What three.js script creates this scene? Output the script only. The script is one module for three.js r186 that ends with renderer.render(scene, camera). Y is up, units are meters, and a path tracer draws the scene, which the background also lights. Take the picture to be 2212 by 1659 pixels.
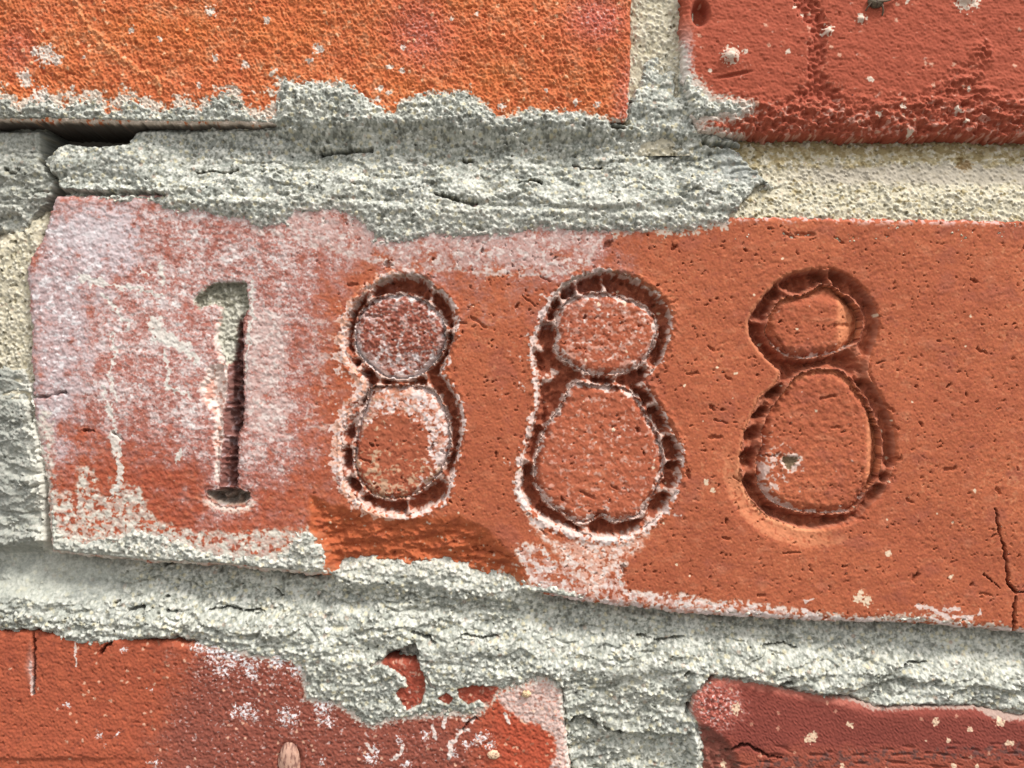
import * as THREE from 'three';

// ------------------------------------------------------------------ camera, sky, sun, exposure
const UNIT = 8.5e-5;                       // one wall unit is 0.085 mm
const MID_X = 1106, MID_Y = 829.5, EYE_HEIGHT = 1.3, EYE_DISTANCE = 0.19;
const scene = new THREE.Scene();
const camera = new THREE.PerspectiveCamera(2 * Math.atan(MID_Y * UNIT / EYE_DISTANCE) * 180 / Math.PI, 4 / 3, 0.01, 1000);
camera.position.set(0, EYE_HEIGHT, EYE_DISTANCE);
camera.lookAt(0, EYE_HEIGHT, 0);
const renderer = new THREE.WebGLRenderer();
renderer.toneMapping = THREE.LinearToneMapping;
renderer.toneMappingExposure = 1.9;
renderer.shadowMap.enabled = true;
{
  const w = 128, h = 64, px = new Float32Array(w * h * 4);
  for (let j = 0; j < h; j++) for (let i = 0; i < w; i++) {
    const s = Math.max(0, Math.sin(((j + 0.5) / h - 0.5) * Math.PI)), L = 1.3 * (1 + 2 * s) / 3, o = (j * w + i) * 4;   // overcast: three times as bright overhead
    px[o] = L; px[o + 1] = L; px[o + 2] = L * 1.01; px[o + 3] = 1;
  }
  const sky = new THREE.DataTexture(px, w, h, THREE.RGBAFormat, THREE.FloatType);
  sky.mapping = THREE.EquirectangularReflectionMapping; sky.magFilter = THREE.LinearFilter; sky.needsUpdate = true;
  scene.background = sky; scene.environment = sky;
}
const sun = new THREE.DirectionalLight(0xfffbf5, 2.3);
sun.name = 'sun';
sun.position.set(4.2, EYE_HEIGHT + 6.6, 3.0);
sun.target.position.set(0, EYE_HEIGHT, 0);
sun.castShadow = true;
sun.shadow.radius = 26;
sun.shadow.camera.left = -2; sun.shadow.camera.right = 2; sun.shadow.camera.top = 2; sun.shadow.camera.bottom = -2; sun.shadow.camera.far = 30;
scene.add(sun, sun.target);

// ------------------------------------------------------------------ noise
const clamp = (v, a, b) => v < a ? a : v > b ? b : v;
const ss = (a, b, v) => { v = clamp((v - a) / (b - a), 0, 1); return v * v * (3 - 2 * v); };
const lerp = (a, b, t) => a + (b - a) * t;
function rng(seed) { let s = seed >>> 0; return () => { s = (s + 0x6d2b79f5) | 0; let t = Math.imul(s ^ (s >>> 15), 1 | s); t = (t + Math.imul(t ^ (t >>> 7), 61 | t)) ^ t; return ((t ^ (t >>> 14)) >>> 0) / 4294967296; }; }
const PERM = new Uint8Array(1024), GX = new Float32Array(256), GY = new Float32Array(256);
{
  const r = rng(1888), p = [...Array(256).keys()];
  for (let i = 255; i > 0; i--) { const j = Math.floor(r() * (i + 1)); [p[i], p[j]] = [p[j], p[i]]; }
  for (let i = 0; i < 1024; i++) PERM[i] = p[i & 255];
  for (let i = 0; i < 256; i++) { const a = r() * Math.PI * 2; GX[i] = Math.cos(a) * 1.45; GY[i] = Math.sin(a) * 1.45; }
}
function gn(x, y) {
  const xi = Math.floor(x), yi = Math.floor(y), fx = x - xi, fy = y - yi, X = xi & 255, Y = yi & 255;
  const u = fx * fx * fx * (fx * (fx * 6 - 15) + 10), v = fy * fy * fy * (fy * (fy * 6 - 15) + 10);
  const a = PERM[PERM[X] + Y], b = PERM[PERM[X + 1] + Y], c = PERM[PERM[X] + Y + 1], d = PERM[PERM[X + 1] + Y + 1];
  const p = GX[a] * fx + GY[a] * fy, q = GX[b] * (fx - 1) + GY[b] * fy, r = GX[c] * fx + GY[c] * (fy - 1), s = GX[d] * (fx - 1) + GY[d] * (fy - 1);
  const m = p + (q - p) * u;
  return m + (r + (s - r) * u - m) * v;
}
function fbm(x, y, n) { let a = 1, s = 0, t = 0; for (let i = 0; i < n; i++) { s += a * gn(x, y); t += a; a *= 0.55; x = x * 2.03 + 17.1; y = y * 2.03 + 5.7; } return s / t * 1.3; }
const W = { f1: 0, f2: 0, id: 0 };
function cells(x, y) {                       // Worley cells: distance to the nearest and second nearest point, and a number for the nearest
  const xi = Math.floor(x), yi = Math.floor(y); let a = 9, b = 9, id = 0;
  for (let j = -1; j <= 1; j++) for (let i = -1; i <= 1; i++) {
    const k = PERM[PERM[(xi + i) & 255] + ((yi + j) & 255)], px = xi + i + (k * 0.61803) % 1, py = yi + j + (k * 0.41421 + 0.3) % 1, d = (px - x) * (px - x) + (py - y) * (py - y);
    if (d < a) { b = a; a = d; id = k; } else if (d < b) b = d;
  }
  W.f1 = Math.sqrt(a); W.f2 = Math.sqrt(b); W.id = id / 255;
  return W;
}

// ------------------------------------------------------------------ outlines on the wall (wall units, x to the right, y down)
const pairs = (a) => { const p = []; for (let i = 0; i < a.length; i += 2) p.push([a[i], a[i + 1]]); return p; };
const onGrid = (i, j, a) => pairs(a).map(([x, y]) => [737.33 * i + x / 3, 553 * j + y / 3]);
const scaled = (ox, oy, k, a) => pairs(a).map(([x, y]) => [ox + x * k, oy + y * k]);
function rounded(p, n = 4) {                // Catmull-Rom through a closed outline
  const o = [], N = p.length;
  for (let i = 0; i < N; i++) {
    const [a, b, c, d] = [p[(i + N - 1) % N], p[i], p[(i + 1) % N], p[(i + 2) % N]];
    for (let k = 0; k < n; k++) { const t = k / n, f = (q) => 0.5 * (2 * b[q] + (c[q] - a[q]) * t + (2 * a[q] - 5 * b[q] + 4 * c[q] - d[q]) * t * t + (3 * b[q] - a[q] - 3 * c[q] + d[q]) * t * t * t); o.push([f(0), f(1)]); }
  }
  return o;
}
class Outline {                             // signed distance to a closed outline, positive inside, kept on a grid
  constructor(p, { smooth = false, step = 4, pad = 48 } = {}) {
    if (smooth) p = rounded(p);
    const xs = p.map((q) => q[0]), ys = p.map((q) => q[1]);
    this.x0 = Math.min(...xs) - pad; this.y0 = Math.min(...ys) - pad; this.step = step;
    this.w = Math.ceil((Math.max(...xs) + pad - this.x0) / step) + 2; this.h = Math.ceil((Math.max(...ys) + pad - this.y0) / step) + 2;
    const N = p.length, g = this.g = new Float32Array(this.w * this.h);
    for (let j = 0; j < this.h; j++) for (let i = 0; i < this.w; i++) {
      const x = this.x0 + i * step, y = this.y0 + j * step; let best = 1e12, inside = false;
      for (let k = 0, m = N - 1; k < N; m = k++) {
        const ax = p[m][0], ay = p[m][1], bx = p[k][0], by = p[k][1], ex = bx - ax, ey = by - ay, t = clamp(((x - ax) * ex + (y - ay) * ey) / (ex * ex + ey * ey + 1e-9), 0, 1), dx = x - ax - ex * t, dy = y - ay - ey * t, d = dx * dx + dy * dy;
        if (d < best) best = d;
        if ((ay > y) !== (by > y) && x < (bx - ax) * (y - ay) / (by - ay) + ax) inside = !inside;
      }
      g[j * this.w + i] = (inside ? 1 : -1) * Math.sqrt(best);
    }
  }
  sd(x, y) {
    const fx = (x - this.x0) / this.step, fy = (y - this.y0) / this.step, i = Math.floor(fx), j = Math.floor(fy);
    if (i < 0 || j < 0 || i >= this.w - 1 || j >= this.h - 1) return -999;
    const u = fx - i, v = fy - j, o = j * this.w + i, g = this.g;
    return lerp(lerp(g[o], g[o + 1], u), lerp(g[o + this.w], g[o + this.w + 1], u), v);
  }
}
const outline = (p, o) => new Outline(p, o);
class Strokes {                             // the nearest of some polylines, each as [width, x, y, x, y ...]: 1 on the line, 0 at its width
  constructor(list, map = (q) => q, spread = 1) {
    this.s = [];
    for (const [w0, ...a] of list) { const p = map(a), w = w0 * spread; for (let i = 0; i + 1 < p.length; i++) this.s.push([...p[i], ...p[i + 1], w]); }
    const P = 30, xs = this.s.flatMap((q) => [q[0], q[2]]), ys = this.s.flatMap((q) => [q[1], q[3]]);
    this.b = [Math.min(...xs) - P, Math.min(...ys) - P, Math.max(...xs) + P, Math.max(...ys) + P];
  }
  crack(x, y) { return this.at(x + 3.4 * gn(x / 13, y / 13) + 2 * gn(x / 5.5, y / 5.5), y + 3.4 * gn(x / 13 + 9, y / 13) + 2 * gn(x / 5.5 + 9, y / 5.5)) * (0.8 + 0.55 * gn(x / 17 + 3, y / 17)); }
  at(x, y) {
    if (x < this.b[0] || y < this.b[1] || x > this.b[2] || y > this.b[3]) return 0;
    let best = 0;
    for (const [ax, ay, bx, by, w] of this.s) {
      const ex = bx - ax, ey = by - ay, t = clamp(((x - ax) * ex + (y - ay) * ey) / (ex * ex + ey * ey + 1e-9), 0, 1), d = Math.hypot(x - ax - ex * t, y - ay - ey * t) / w;
      if (1 - d > best) best = 1 - d;
    }
    return best;
  }
}
function curve(a) { const p = pairs(a); return (x) => { if (x <= p[0][0]) return p[0][1]; for (let i = 1; i < p.length; i++) if (x <= p[i][0]) return lerp(p[i - 1][1], p[i][1], (x - p[i - 1][0]) / (p[i][0] - p[i - 1][0])); return p[p.length - 1][1]; }; }

// colours, sRGB 0..255
const mix3 = (c, d, t) => { c[0] += (d[0] - c[0]) * t; c[1] += (d[1] - c[1]) * t; c[2] += (d[2] - c[2]) * t; };
const mul3 = (c, k) => { c[0] *= k; c[1] *= k; c[2] *= k; };
const DUST = [236, 226, 228], LIME = [222, 218, 206], VIOLET = [206, 188, 190], GREY = [164, 163, 150];

// ------------------------------------------------------------------ the six bricks: outlines
const brickTopLeft = outline(pairs([-760, -520, 1362, -520, 1362, 20, 1360, 120, 1359, 200, 1354, 262, 1200, 268, 900, 270, 500, 270, 330, 268, 0, 262, -760, 255]));
const brickTopRight = outline(pairs([1475, -520, 2650, -520, 2650, 300, 2400, 299, 2212, 294, 2050, 291, 1900, 294, 1800, 290, 1640, 290, 1560, 287, 1510, 282, 1492, 240, 1476, 180, 1472, 60]));
const brickNumbered = outline(pairs([120, 424, 360, 420, 700, 430, 1100, 446, 1590, 461, 1900, 465, 2212, 471, 2600, 478, 2600, 1392, 2212, 1368, 1975, 1347, 1708, 1340, 1480, 1326, 1287, 1304, 1137, 1280, 900, 1262, 690, 1244, 500, 1224, 333, 1217, 110, 1194, 100, 1060, 82, 960, 70, 900, 68, 800, 60, 640, 56, 575, 88, 520]));
const brickBottomLeft = outline(pairs([-900, 1340, 0, 1362, 250, 1378, 500, 1394, 800, 1420, 1000, 1440, 1170, 1456, 1204, 1474, 1218, 1500, 1220, 1560, 1230, 1640, 1232, 2240, -900, 2240]));
const brickBottomRight = outline(pairs([1538, 1462, 1615, 1468, 1688, 1485, 1775, 1502, 1841, 1512, 1891, 1530, 1991, 1528, 2108, 1530, 2212, 1548, 2680, 1580, 2680, 2240, 1520, 2240, 1512, 1620, 1496, 1540, 1499, 1505, 1520, 1480]));
const brickLeft = outline(pairs([-900, 410, -85, 420, -80, 700, -82, 1180, -900, 1150]));

function slab(o, x, y, R, rough) {           // arris and side of a brick whose face is at 0
  let d = o.sd(x, y);
  if (d > 40) return 0;
  if (d < -26) return -200;
  d += rough * (0.7 * fbm(x / 42, y / 42, 2) + 0.5 * gn(x / 8, y / 8));
  if (d >= R) return 0;
  if (d >= 0) { const t = 1 - d / R; return -0.5 * R * t * t; }
  return d > -6 ? -0.5 * R + d * 8 : -0.5 * R - 48 + (d + 6) * 45;
}

// ------------------------------------------------------------------ the numerals
const EDGE = -7;                             // how far outside its outline a numeral's mesh reaches
function makeEight(ox, oy, k, outer, upper, lower, o) {
  const map = (a) => scaled(ox, oy, k, a), web = new Strokes(o.webs, map, 2.4);
  return { ...o, outer: outline(map(outer), { smooth: true, step: 3 }), upper: outline(map(upper), { smooth: true, step: 3 }), lower: outline(map(lower), { smooth: true, step: 3 }), web };
}
const eights = [
  makeEight(360, 561.6, 0.35587,
    [1420, 100, 1560, 112, 1610, 165, 1690, 220, 1742, 310, 1752, 420, 1735, 500, 1700, 600, 1662, 690, 1700, 735, 1755, 830, 1787, 950, 1787, 1080, 1755, 1230, 1718, 1340, 1690, 1440, 1600, 1502, 1480, 1542, 1350, 1542, 1240, 1505, 1150, 1435, 1092, 1370, 1070, 1290, 1062, 1190, 1072, 1050, 1100, 950, 1150, 880, 1208, 800, 1200, 715, 1110, 620, 1082, 500, 1088, 400, 1120, 300, 1190, 215, 1250, 165, 1330, 120],
    [1330, 215, 1450, 208, 1550, 240, 1645, 310, 1688, 400, 1688, 520, 1640, 600, 1580, 665, 1500, 712, 1390, 722, 1290, 690, 1205, 620, 1147, 540, 1137, 440, 1162, 340, 1230, 255],
    [1250, 772, 1400, 764, 1560, 772, 1640, 820, 1690, 920, 1718, 1040, 1722, 1130, 1690, 1230, 1650, 1310, 1560, 1390, 1470, 1440, 1350, 1455, 1240, 1420, 1172, 1340, 1133, 1240, 1142, 1120, 1162, 1000, 1200, 890, 1228, 810],
    { depth: 40, drop: 7, white: 1, webs: [[8, 1215, 170, 1245, 265], [5, 1612, 180, 1600, 255], [6, 1685, 418, 1765, 432], [5, 1560, 690, 1600, 770], [8, 1425, 700, 1425, 780], [9, 1295, 680, 1290, 770], [7, 1180, 650, 1230, 640], [6, 1090, 560, 1140, 590], [13, 1100, 980, 1180, 930], [10, 1060, 1105, 1145, 1130], [9, 1060, 1300, 1150, 1300], [7, 1150, 1440, 1215, 1390], [4, 1458, 1450, 1470, 1550], [12, 1640, 1310, 1735, 1345]] }),
  makeEight(1044, 561.6, 0.39936,
    [660, 65, 800, 95, 920, 170, 992, 240, 1017, 310, 1003, 430, 970, 540, 905, 610, 872, 660, 925, 740, 992, 860, 1042, 960, 1077, 1060, 1060, 1180, 1018, 1290, 955, 1380, 880, 1432, 780, 1490, 680, 1502, 560, 1485, 450, 1452, 330, 1400, 250, 1335, 205, 1250, 203, 1150, 225, 1020, 270, 880, 296, 740, 286, 620, 268, 490, 288, 400, 335, 300, 400, 180, 500, 108, 580, 78],
    [640, 180, 760, 200, 860, 240, 930, 310, 945, 370, 930, 440, 900, 510, 830, 580, 720, 615, 600, 620, 500, 580, 412, 520, 385, 470, 400, 400, 392, 330, 430, 240, 530, 190],
    [490, 662, 560, 672, 640, 680, 760, 690, 830, 740, 880, 830, 940, 930, 975, 1050, 975, 1150, 940, 1250, 890, 1320, 860, 1372, 800, 1402, 690, 1420, 640, 1388, 560, 1420, 500, 1420, 430, 1370, 350, 1320, 300, 1250, 280, 1180, 275, 1110, 305, 1000, 340, 900, 400, 820, 445, 740],
    { depth: 41, drop: 5, white: 0.8, webs: [[5, 642, 100, 662, 195], [5, 490, 110, 512, 195], [5, 400, 190, 440, 245], [5, 330, 325, 405, 345], [8, 545, 600, 565, 690], [7, 700, 605, 722, 695], [9, 885, 570, 935, 625], [6, 850, 680, 900, 700], [5, 880, 800, 945, 765], [6, 955, 955, 1045, 930], [4, 970, 1090, 1075, 1085], [7, 930, 1240, 1035, 1255], [14, 850, 1370, 915, 1425], [9, 530, 1405, 565, 1500], [7, 195, 1080, 295, 1100], [14, 340, 640, 380, 620], [9, 300, 470, 310, 480]] }),
  makeEight(1512, 561.6, 0.39936,
    [690, 50, 780, 72, 862, 128, 932, 210, 967, 300, 967, 400, 932, 500, 912, 600, 938, 660, 1002, 780, 1042, 880, 1062, 1000, 1057, 1110, 1022, 1200, 990, 1275, 920, 1335, 860, 1400, 740, 1440, 600, 1460, 480, 1432, 380, 1392, 300, 1322, 243, 1240, 218, 1140, 222, 1030, 240, 930, 290, 820, 330, 735, 400, 685, 432, 612, 400, 570, 330, 500, 280, 430, 263, 340, 300, 260, 370, 170, 450, 98, 560, 63],
    [450, 205, 560, 190, 680, 132, 790, 185, 872, 265, 884, 350, 856, 440, 738, 500, 640, 522, 560, 532, 460, 512, 390, 452, 363, 380, 388, 290],
    [520, 640, 600, 600, 720, 590, 800, 625, 852, 690, 912, 770, 956, 870, 984, 960, 984, 1100, 958, 1185, 900, 1258, 838, 1350, 760, 1372, 640, 1372, 540, 1362, 440, 1332, 370, 1290, 320, 1210, 305, 1110, 330, 1010, 345, 900, 400, 800, 455, 720],
    { depth: 44, drop: 5, white: 0.25, bevel: 30, webs: [[5, 680, 50, 720, 125], [6, 440, 150, 505, 190], [9, 425, 650, 490, 690], [9, 290, 800, 360, 760], [7, 250, 900, 350, 880], [9, 230, 1010, 340, 985], [10, 215, 1150, 320, 1140], [7, 985, 1130, 1070, 1150], [6, 920, 1190, 1010, 1215], [12, 830, 470, 900, 560], [8, 860, 620, 930, 640], [5, 300, 330, 380, 350]] }),
];
const oneMap = (a) => scaled(360, 561.6, 0.35587, a);
const one = {
  shaft: outline(oneMap([165, 245, 225, 185, 290, 142, 470, 140, 490, 210, 488, 290, 466, 400, 474, 740, 472, 1000, 440, 1062, 438, 1380, 505, 1410, 512, 1445, 480, 1485, 400, 1500, 320, 1492, 250, 1450, 225, 1395, 318, 1388, 328, 1190, 348, 1090, 345, 930, 366, 830, 372, 640, 322, 500, 325, 390, 340, 290, 270, 262, 195, 292]), { step: 2.5 }),
  fill: outline(oneMap([150, 240, 225, 170, 290, 130, 480, 130, 500, 290, 425, 380, 420, 480, 400, 620, 360, 640, 300, 480, 320, 380, 335, 290, 270, 268, 190, 300]), { step: 2.5 }),
  slope: outline(oneMap([330, 285, 380, 300, 372, 640, 366, 830, 345, 930, 348, 1090, 328, 1190, 318, 1388, 292, 1330, 300, 1180, 280, 1100, 300, 960, 225, 870, 205, 760, 260, 640, 320, 620, 285, 480, 300, 390]), { step: 2.5 }),
  web: new Strokes([[5, 420, 480, 480, 480], [5, 425, 600, 480, 610], [6, 400, 760, 480, 770], [6, 350, 900, 480, 880], [8, 330, 1070, 470, 1075], [5, 330, 1200, 440, 1190], [8, 320, 1380, 440, 1385]], oneMap),
};
const numerals = [one, ...eights];
function eightRelief(e, x, y) {
  const so0 = e.outer.sd(x, y);
  if (so0 < -46) return 0;
  const wb = ss(0, 1, e.web.at(x + 4 * gn(x / 11, y / 11), y + 4 * gn(x / 11, y / 11 + 5)) * 1.15), rag = e.bevel ? 0.6 : 1, n = rag * (4.2 * gn(x / 14, y / 14) + 2.6 * gn(x / 6, y / 6)), so = so0 + n, u = e.upper.sd(x, y), l = e.lower.sd(x, y), si = Math.max(u, l) + 3.6 * gn(x / 13 + 9, y / 13) + 2 * gn(x / 5.5, y / 5.5 + 7);
  if (si > 0) {
    const t = ss(0, e.bevel ? 26 : 18, si);
    let h = -e.drop - (1 - t) * (1 - t) * 17 + 1.8 * fbm(x / 14, y / 14, 2);
    if (e === eights[0] && u > l) h -= 10 * ss(735, 800, y) + 2.5 * gn(x / 6, y / 6);      // worn lower lip of the first small loop
    if (e === eights[2]) h -= u > l ? 24 * ss(1808, 1856, x + 2 * gn(x / 9, y / 12)) + 10 * ss(655, 632, y - 0.2 * (x - 1780)) : 20 * ss(1872, 1902, x + (y - 900) * 0.02 + 2 * gn(x / 9, y / 12));      // broad chamfers on the right
    return h;
  }
  if (so > 0) {
    const dg = Math.min(so, -si) - 7 * wb + 3 * gn(x / 13 + 3, y / 13);              // pits in a row, with thin saddles of clay left between them
    let d = e.depth * (e.bevel ? Math.min(ss(-3, 8, so - 6 * wb), ss(-6, 18, -si - 5 * wb)) : ss(-5, 11, dg)) * (0.84 + 0.36 * fbm(x / 22, y / 22, 2)) + 9 * ss(0, 14, Math.min(so, -si));
    d *= 1 - 0.62 * wb * wb; if (e.bevel) d *= 1 - 0.3 * ss(1790, 1850, x);
    return -d;
  }
  let h = -4 * ss(-6, 0, so) + (e.white > 0.5 ? 3.2 * ss(-20, -9, so) * ss(-2, -8, so) * (0.7 + gn(x / 9, y / 9)) : 0);
  if (e.bevel) h -= 17 * ss(-46, 0, so) * ss(0.15, 0.75, ((y - 1000) * 0.8 - (x - 1700) * 0.6) / 240);         // worn slope under the last numeral
  return h;
}
function oneRelief(x, y) {
  const s0 = one.shaft.sd(x, y), k0 = one.slope.sd(x, y);
  if (s0 < -30 && k0 < -20) return 0;
  const s = s0 + 3 * gn(x / 12, y / 12) + 2 * gn(x / 6, y / 6), f = one.fill.sd(x, y) + 3 * gn(x / 7, y / 7), k = k0 + 6 * gn(x / 14, y / 14) + 4 * gn(x / 7, y / 7);
  let h = 0;
  if (k > -4) h = -18 * ss(-4, 22, k) + 3 * gn(x / 8, y / 8) * ss(-4, 4, k);
  if (s > 0) {
    let d = 54 * ss(0, 13, s) * (0.8 + 0.4 * fbm(x / 14, y / 14, 2)) * (1 - 0.6 * one.web.at(x, y));
    if (y < 1055) d *= lerp(0.5, 1, ss(488, 512, x + 3 * gn(x / 6, y / 6)));               // deepest along the right
    d = lerp(d, 15 + 5 * fbm(x / 9, y / 9, 2), ss(-5, 7, f));
    h = Math.min(h, -d);
  } else h = Math.min(h, -3 * ss(-8, 0, s));
  return h;
}
const numeralReach = (x, y) => {             // which numeral a point belongs to, -1 for none
  if (one.shaft.sd(x, y) > EDGE || one.slope.sd(x, y) > EDGE) return 0;
  for (let i = 0; i < 3; i++) if (eights[i].outer.sd(x, y) > EDGE) return i + 1;
  return -1;
};

// ------------------------------------------------------------------ relief of each brick face
const chip = outline(pairs([664, 1058, 684, 1072, 740, 1092, 800, 1110, 900, 1118, 990, 1112, 1050, 1138, 1100, 1190, 1132, 1225, 1146, 1290, 900, 1300, 690, 1262, 700, 1225, 668, 1150]), { step: 3 });
const crackNumbered = new Strokes([[2.8, 2150, 1100, 2158, 1146, 2168, 1180], [4.6, 2168, 1180, 2175, 1216, 2181, 1266, 2198, 1279], [2.4, 2198, 1279, 2230, 1281], [4.4, 2194, 1290, 2190, 1306, 2191, 1360], [1.6, 2125, 1240, 2160, 1270]], pairs);
const smallCracks = new Strokes([[5, 60, 857, 100, 857, 140, 847], [5, 180, 930, 200, 932], [6, 244, 935, 258, 944, 265, 950]], pairs);
const seed3 = rng(5);
const drags = new Strokes(Array.from({ length: 46 }, () => { const x = 720 + seed3() * 1640, y = 500 + seed3() * 800, l = 10 + seed3() * 30, a = -0.25 + seed3() * 0.7 + (seed3() > 0.7 ? 0.7 : 0); return [2 + seed3() * 2.4, x, y, x + l * Math.cos(a), y + l * Math.sin(a)]; }), pairs);
const voids = Array.from({ length: 60 }, () => [740 + seed3() * 1600, 480 + seed3() * 840, 3.5 + seed3() ** 2 * 7, 0.5 + seed3() * 0.5, seed3() * 3]);
const voidGrid = new Map(); for (const v of voids) { const k = Math.floor(v[0] / 80) * 99 + Math.floor(v[1] / 80); if (!voidGrid.has(k)) voidGrid.set(k, []); voidGrid.get(k).push(v); }
function voidAt(x, y) {
  let b = 0; const I = Math.floor(x / 80), J = Math.floor(y / 80);
  for (let i = I - 1; i <= I + 1; i++) for (let j = J - 1; j <= J + 1; j++) for (const [vx, vy, r, k, a] of voidGrid.get(i * 99 + j) || []) { const dx = x - vx, dy = y - vy; if (Math.abs(dx) + Math.abs(dy) > r * 4) continue; const q = 1 - Math.hypot((dx * Math.cos(a) + dy * Math.sin(a)) / r / 1.5, (dy * Math.cos(a) - dx * Math.sin(a)) / r / k) + 0.5 * gn(x / 5, y / 5); if (q > b) b = q; }
  return b;
}
function reliefNumbered(x, y) {
  let h = slab(brickNumbered, x, y, 16, 7);
  if (h < -60) return h;
  h += 5 * fbm(x / 340, y / 340, 2) + 1.2 * fbm(x / 40, y / 40, 3);
  const open = ss(560, 900, x);                                                              // the sanded right half is pitted, the left half is limed over
  const a = x * 0.94 - y * 0.34, b = x * 0.34 + y * 0.94, p = gn(a / 8.5, b / 5) + 0.55 * gn(a / 21, b / 12), q = gn(a / 17 + 40, b / 6.5);
  h -= (1.6 + 4.4 * open) * ss(0.55, 1.0, p) * (0.2 + 1.1 * ss(-0.3, 0.5, gn(x / 45 + 20, y / 45))) + 5 * open * ss(0.55, 0.85, q) * ss(-0.2, 0.4, gn(x / 70, y / 70));
  h += 0.75 * gn(x / 4.6, y / 4.6) + 1.2 * gn(a / 15 + 3, b / 9) * (0.5 + 0.7 * gn(x / 60, y / 60 + 8));
  h += (1 - open) * 2 * fbm(x / 12, y / 10, 3);
  if (x > 700) { h -= 6 * ss(0, 0.7, drags.at(x + 3 * gn(x / 10, y / 10), y + 3 * gn(x / 9, y / 9 + 3))); h -= 9 * ss(0.05, 0.6, voidAt(x, y)); }
  const c = chip.sd(x, y);
  if (c > -20) { const cs = c + 7 * fbm(x / 25, y / 25, 3); h -= ss(-3, 40, cs) * (15 + 15 * fbm(x / 60, y / 30, 3) + 5 * fbm(x / 12, y / 9, 3) + 0.16 * Math.max(0, y - 1130)); }
  h -= 46 * ss(0.1, 0.8, crackNumbered.crack(x, y)) + 16 * ss(0.1, 0.9, smallCracks.crack(x, y));
  if (x > 1660 && x < 1750 && y > 960 && y < 1040) h -= (8 + 3 * gn(x / 6, y / 6)) * ss(-3, 5, shard.sd(x, y) + 3.5 * gn(x / 5, y / 5));
  h -= 9 * ss(18, 2, y - (458 + 0.0125 * (x - 1590)) + 4 * gn(x / 17, y / 9)) * ss(1560, 1600, x);   // chipped top arris
  if (x < 730) h += oneRelief(x, y); else if (x < 1015) h += eightRelief(eights[0], x, y); else if (x < 1520) h += eightRelief(eights[1], x, y); else if (x < 1990) h += eightRelief(eights[2], x, y);
  return h;
}
const flakeTopLeft = new Strokes([[16, 165, 5, 185, 40, 205, 80, 240, 110, 275, 140], [10, 275, 140, 330, 165, 350, 200]], pairs);
function fibres(x, y) {                      // short drag marks in two directions, broken up
  const u = x + 14 * gn(x / 46, y / 46), v = y + 14 * gn(x / 46 + 9, y / 46), m = ss(-0.35, 0.35, gn(x / 52 + 4, y / 44)), a = u * 0.5 + v * 0.86, b = u * 0.86 - v * 0.5, p = u * 0.2 + v * 0.98, q = u * 0.98 - v * 0.2;
  return (1 - m) * (0.7 * gn(a / 17, b / 6.4) + 0.6 * gn(a / 9 + 7, b / 5)) + m * (0.7 * gn(p / 15 + 30, q / 7) + 0.6 * gn(p / 8, q / 5.5 + 20));
}
function reliefTopLeft(x, y) {
  let h = slab(brickTopLeft, x, y, 10, 5);
  if (h < -60) return h;
  const a = x * 0.5 + y * 0.86, b = x * 0.86 - y * 0.5;
  h += 6 * fbm(x / 200, y / 200, 2) + 2.6 * fibres(x, y) + 2.4 * fbm(x / 17, y / 15, 3) + 2.2 * gn(x / 5.2, y / 4.6) + 2.2 * Math.abs(gn(x / 8 + 40, y / 7)) + 1.2 * gn(x / 3.4, y / 3.4) + 2.4 * fbm(x / 40, y / 40, 2);
  h -= 3.5 * ss(0.5, 0.8, gn(x / 15 + 3, y / 11 + 30));
  h += 3 * ss(0, 0.8, flakeTopLeft.at(x + 12 * gn(x / 16, y / 16), y + 8 * gn(x / 12, y / 12))) * (0.6 + gn(x / 12, y / 12));
  return h;
}
const gougeTopRight = new Strokes([[24, 1735, -20, 1752, 25, 1775, 60, 1766, 90, 1760, 150, 1765, 185], [15, 1725, 0, 1748, 45], [26, 1765, 190, 1800, 205, 1740, 205]], pairs);
const roughTopRight = outline(pairs([1600, 212, 1680, 215, 1740, 196, 1800, 202, 1850, 222, 1950, 216, 1990, 196, 2040, 172, 2085, 130, 2110, 140, 2140, 186, 2180, 200, 2260, 215, 2400, 220, 2500, 330, 1560, 330, 1530, 262, 1580, 238]), { step: 3 });
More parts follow.
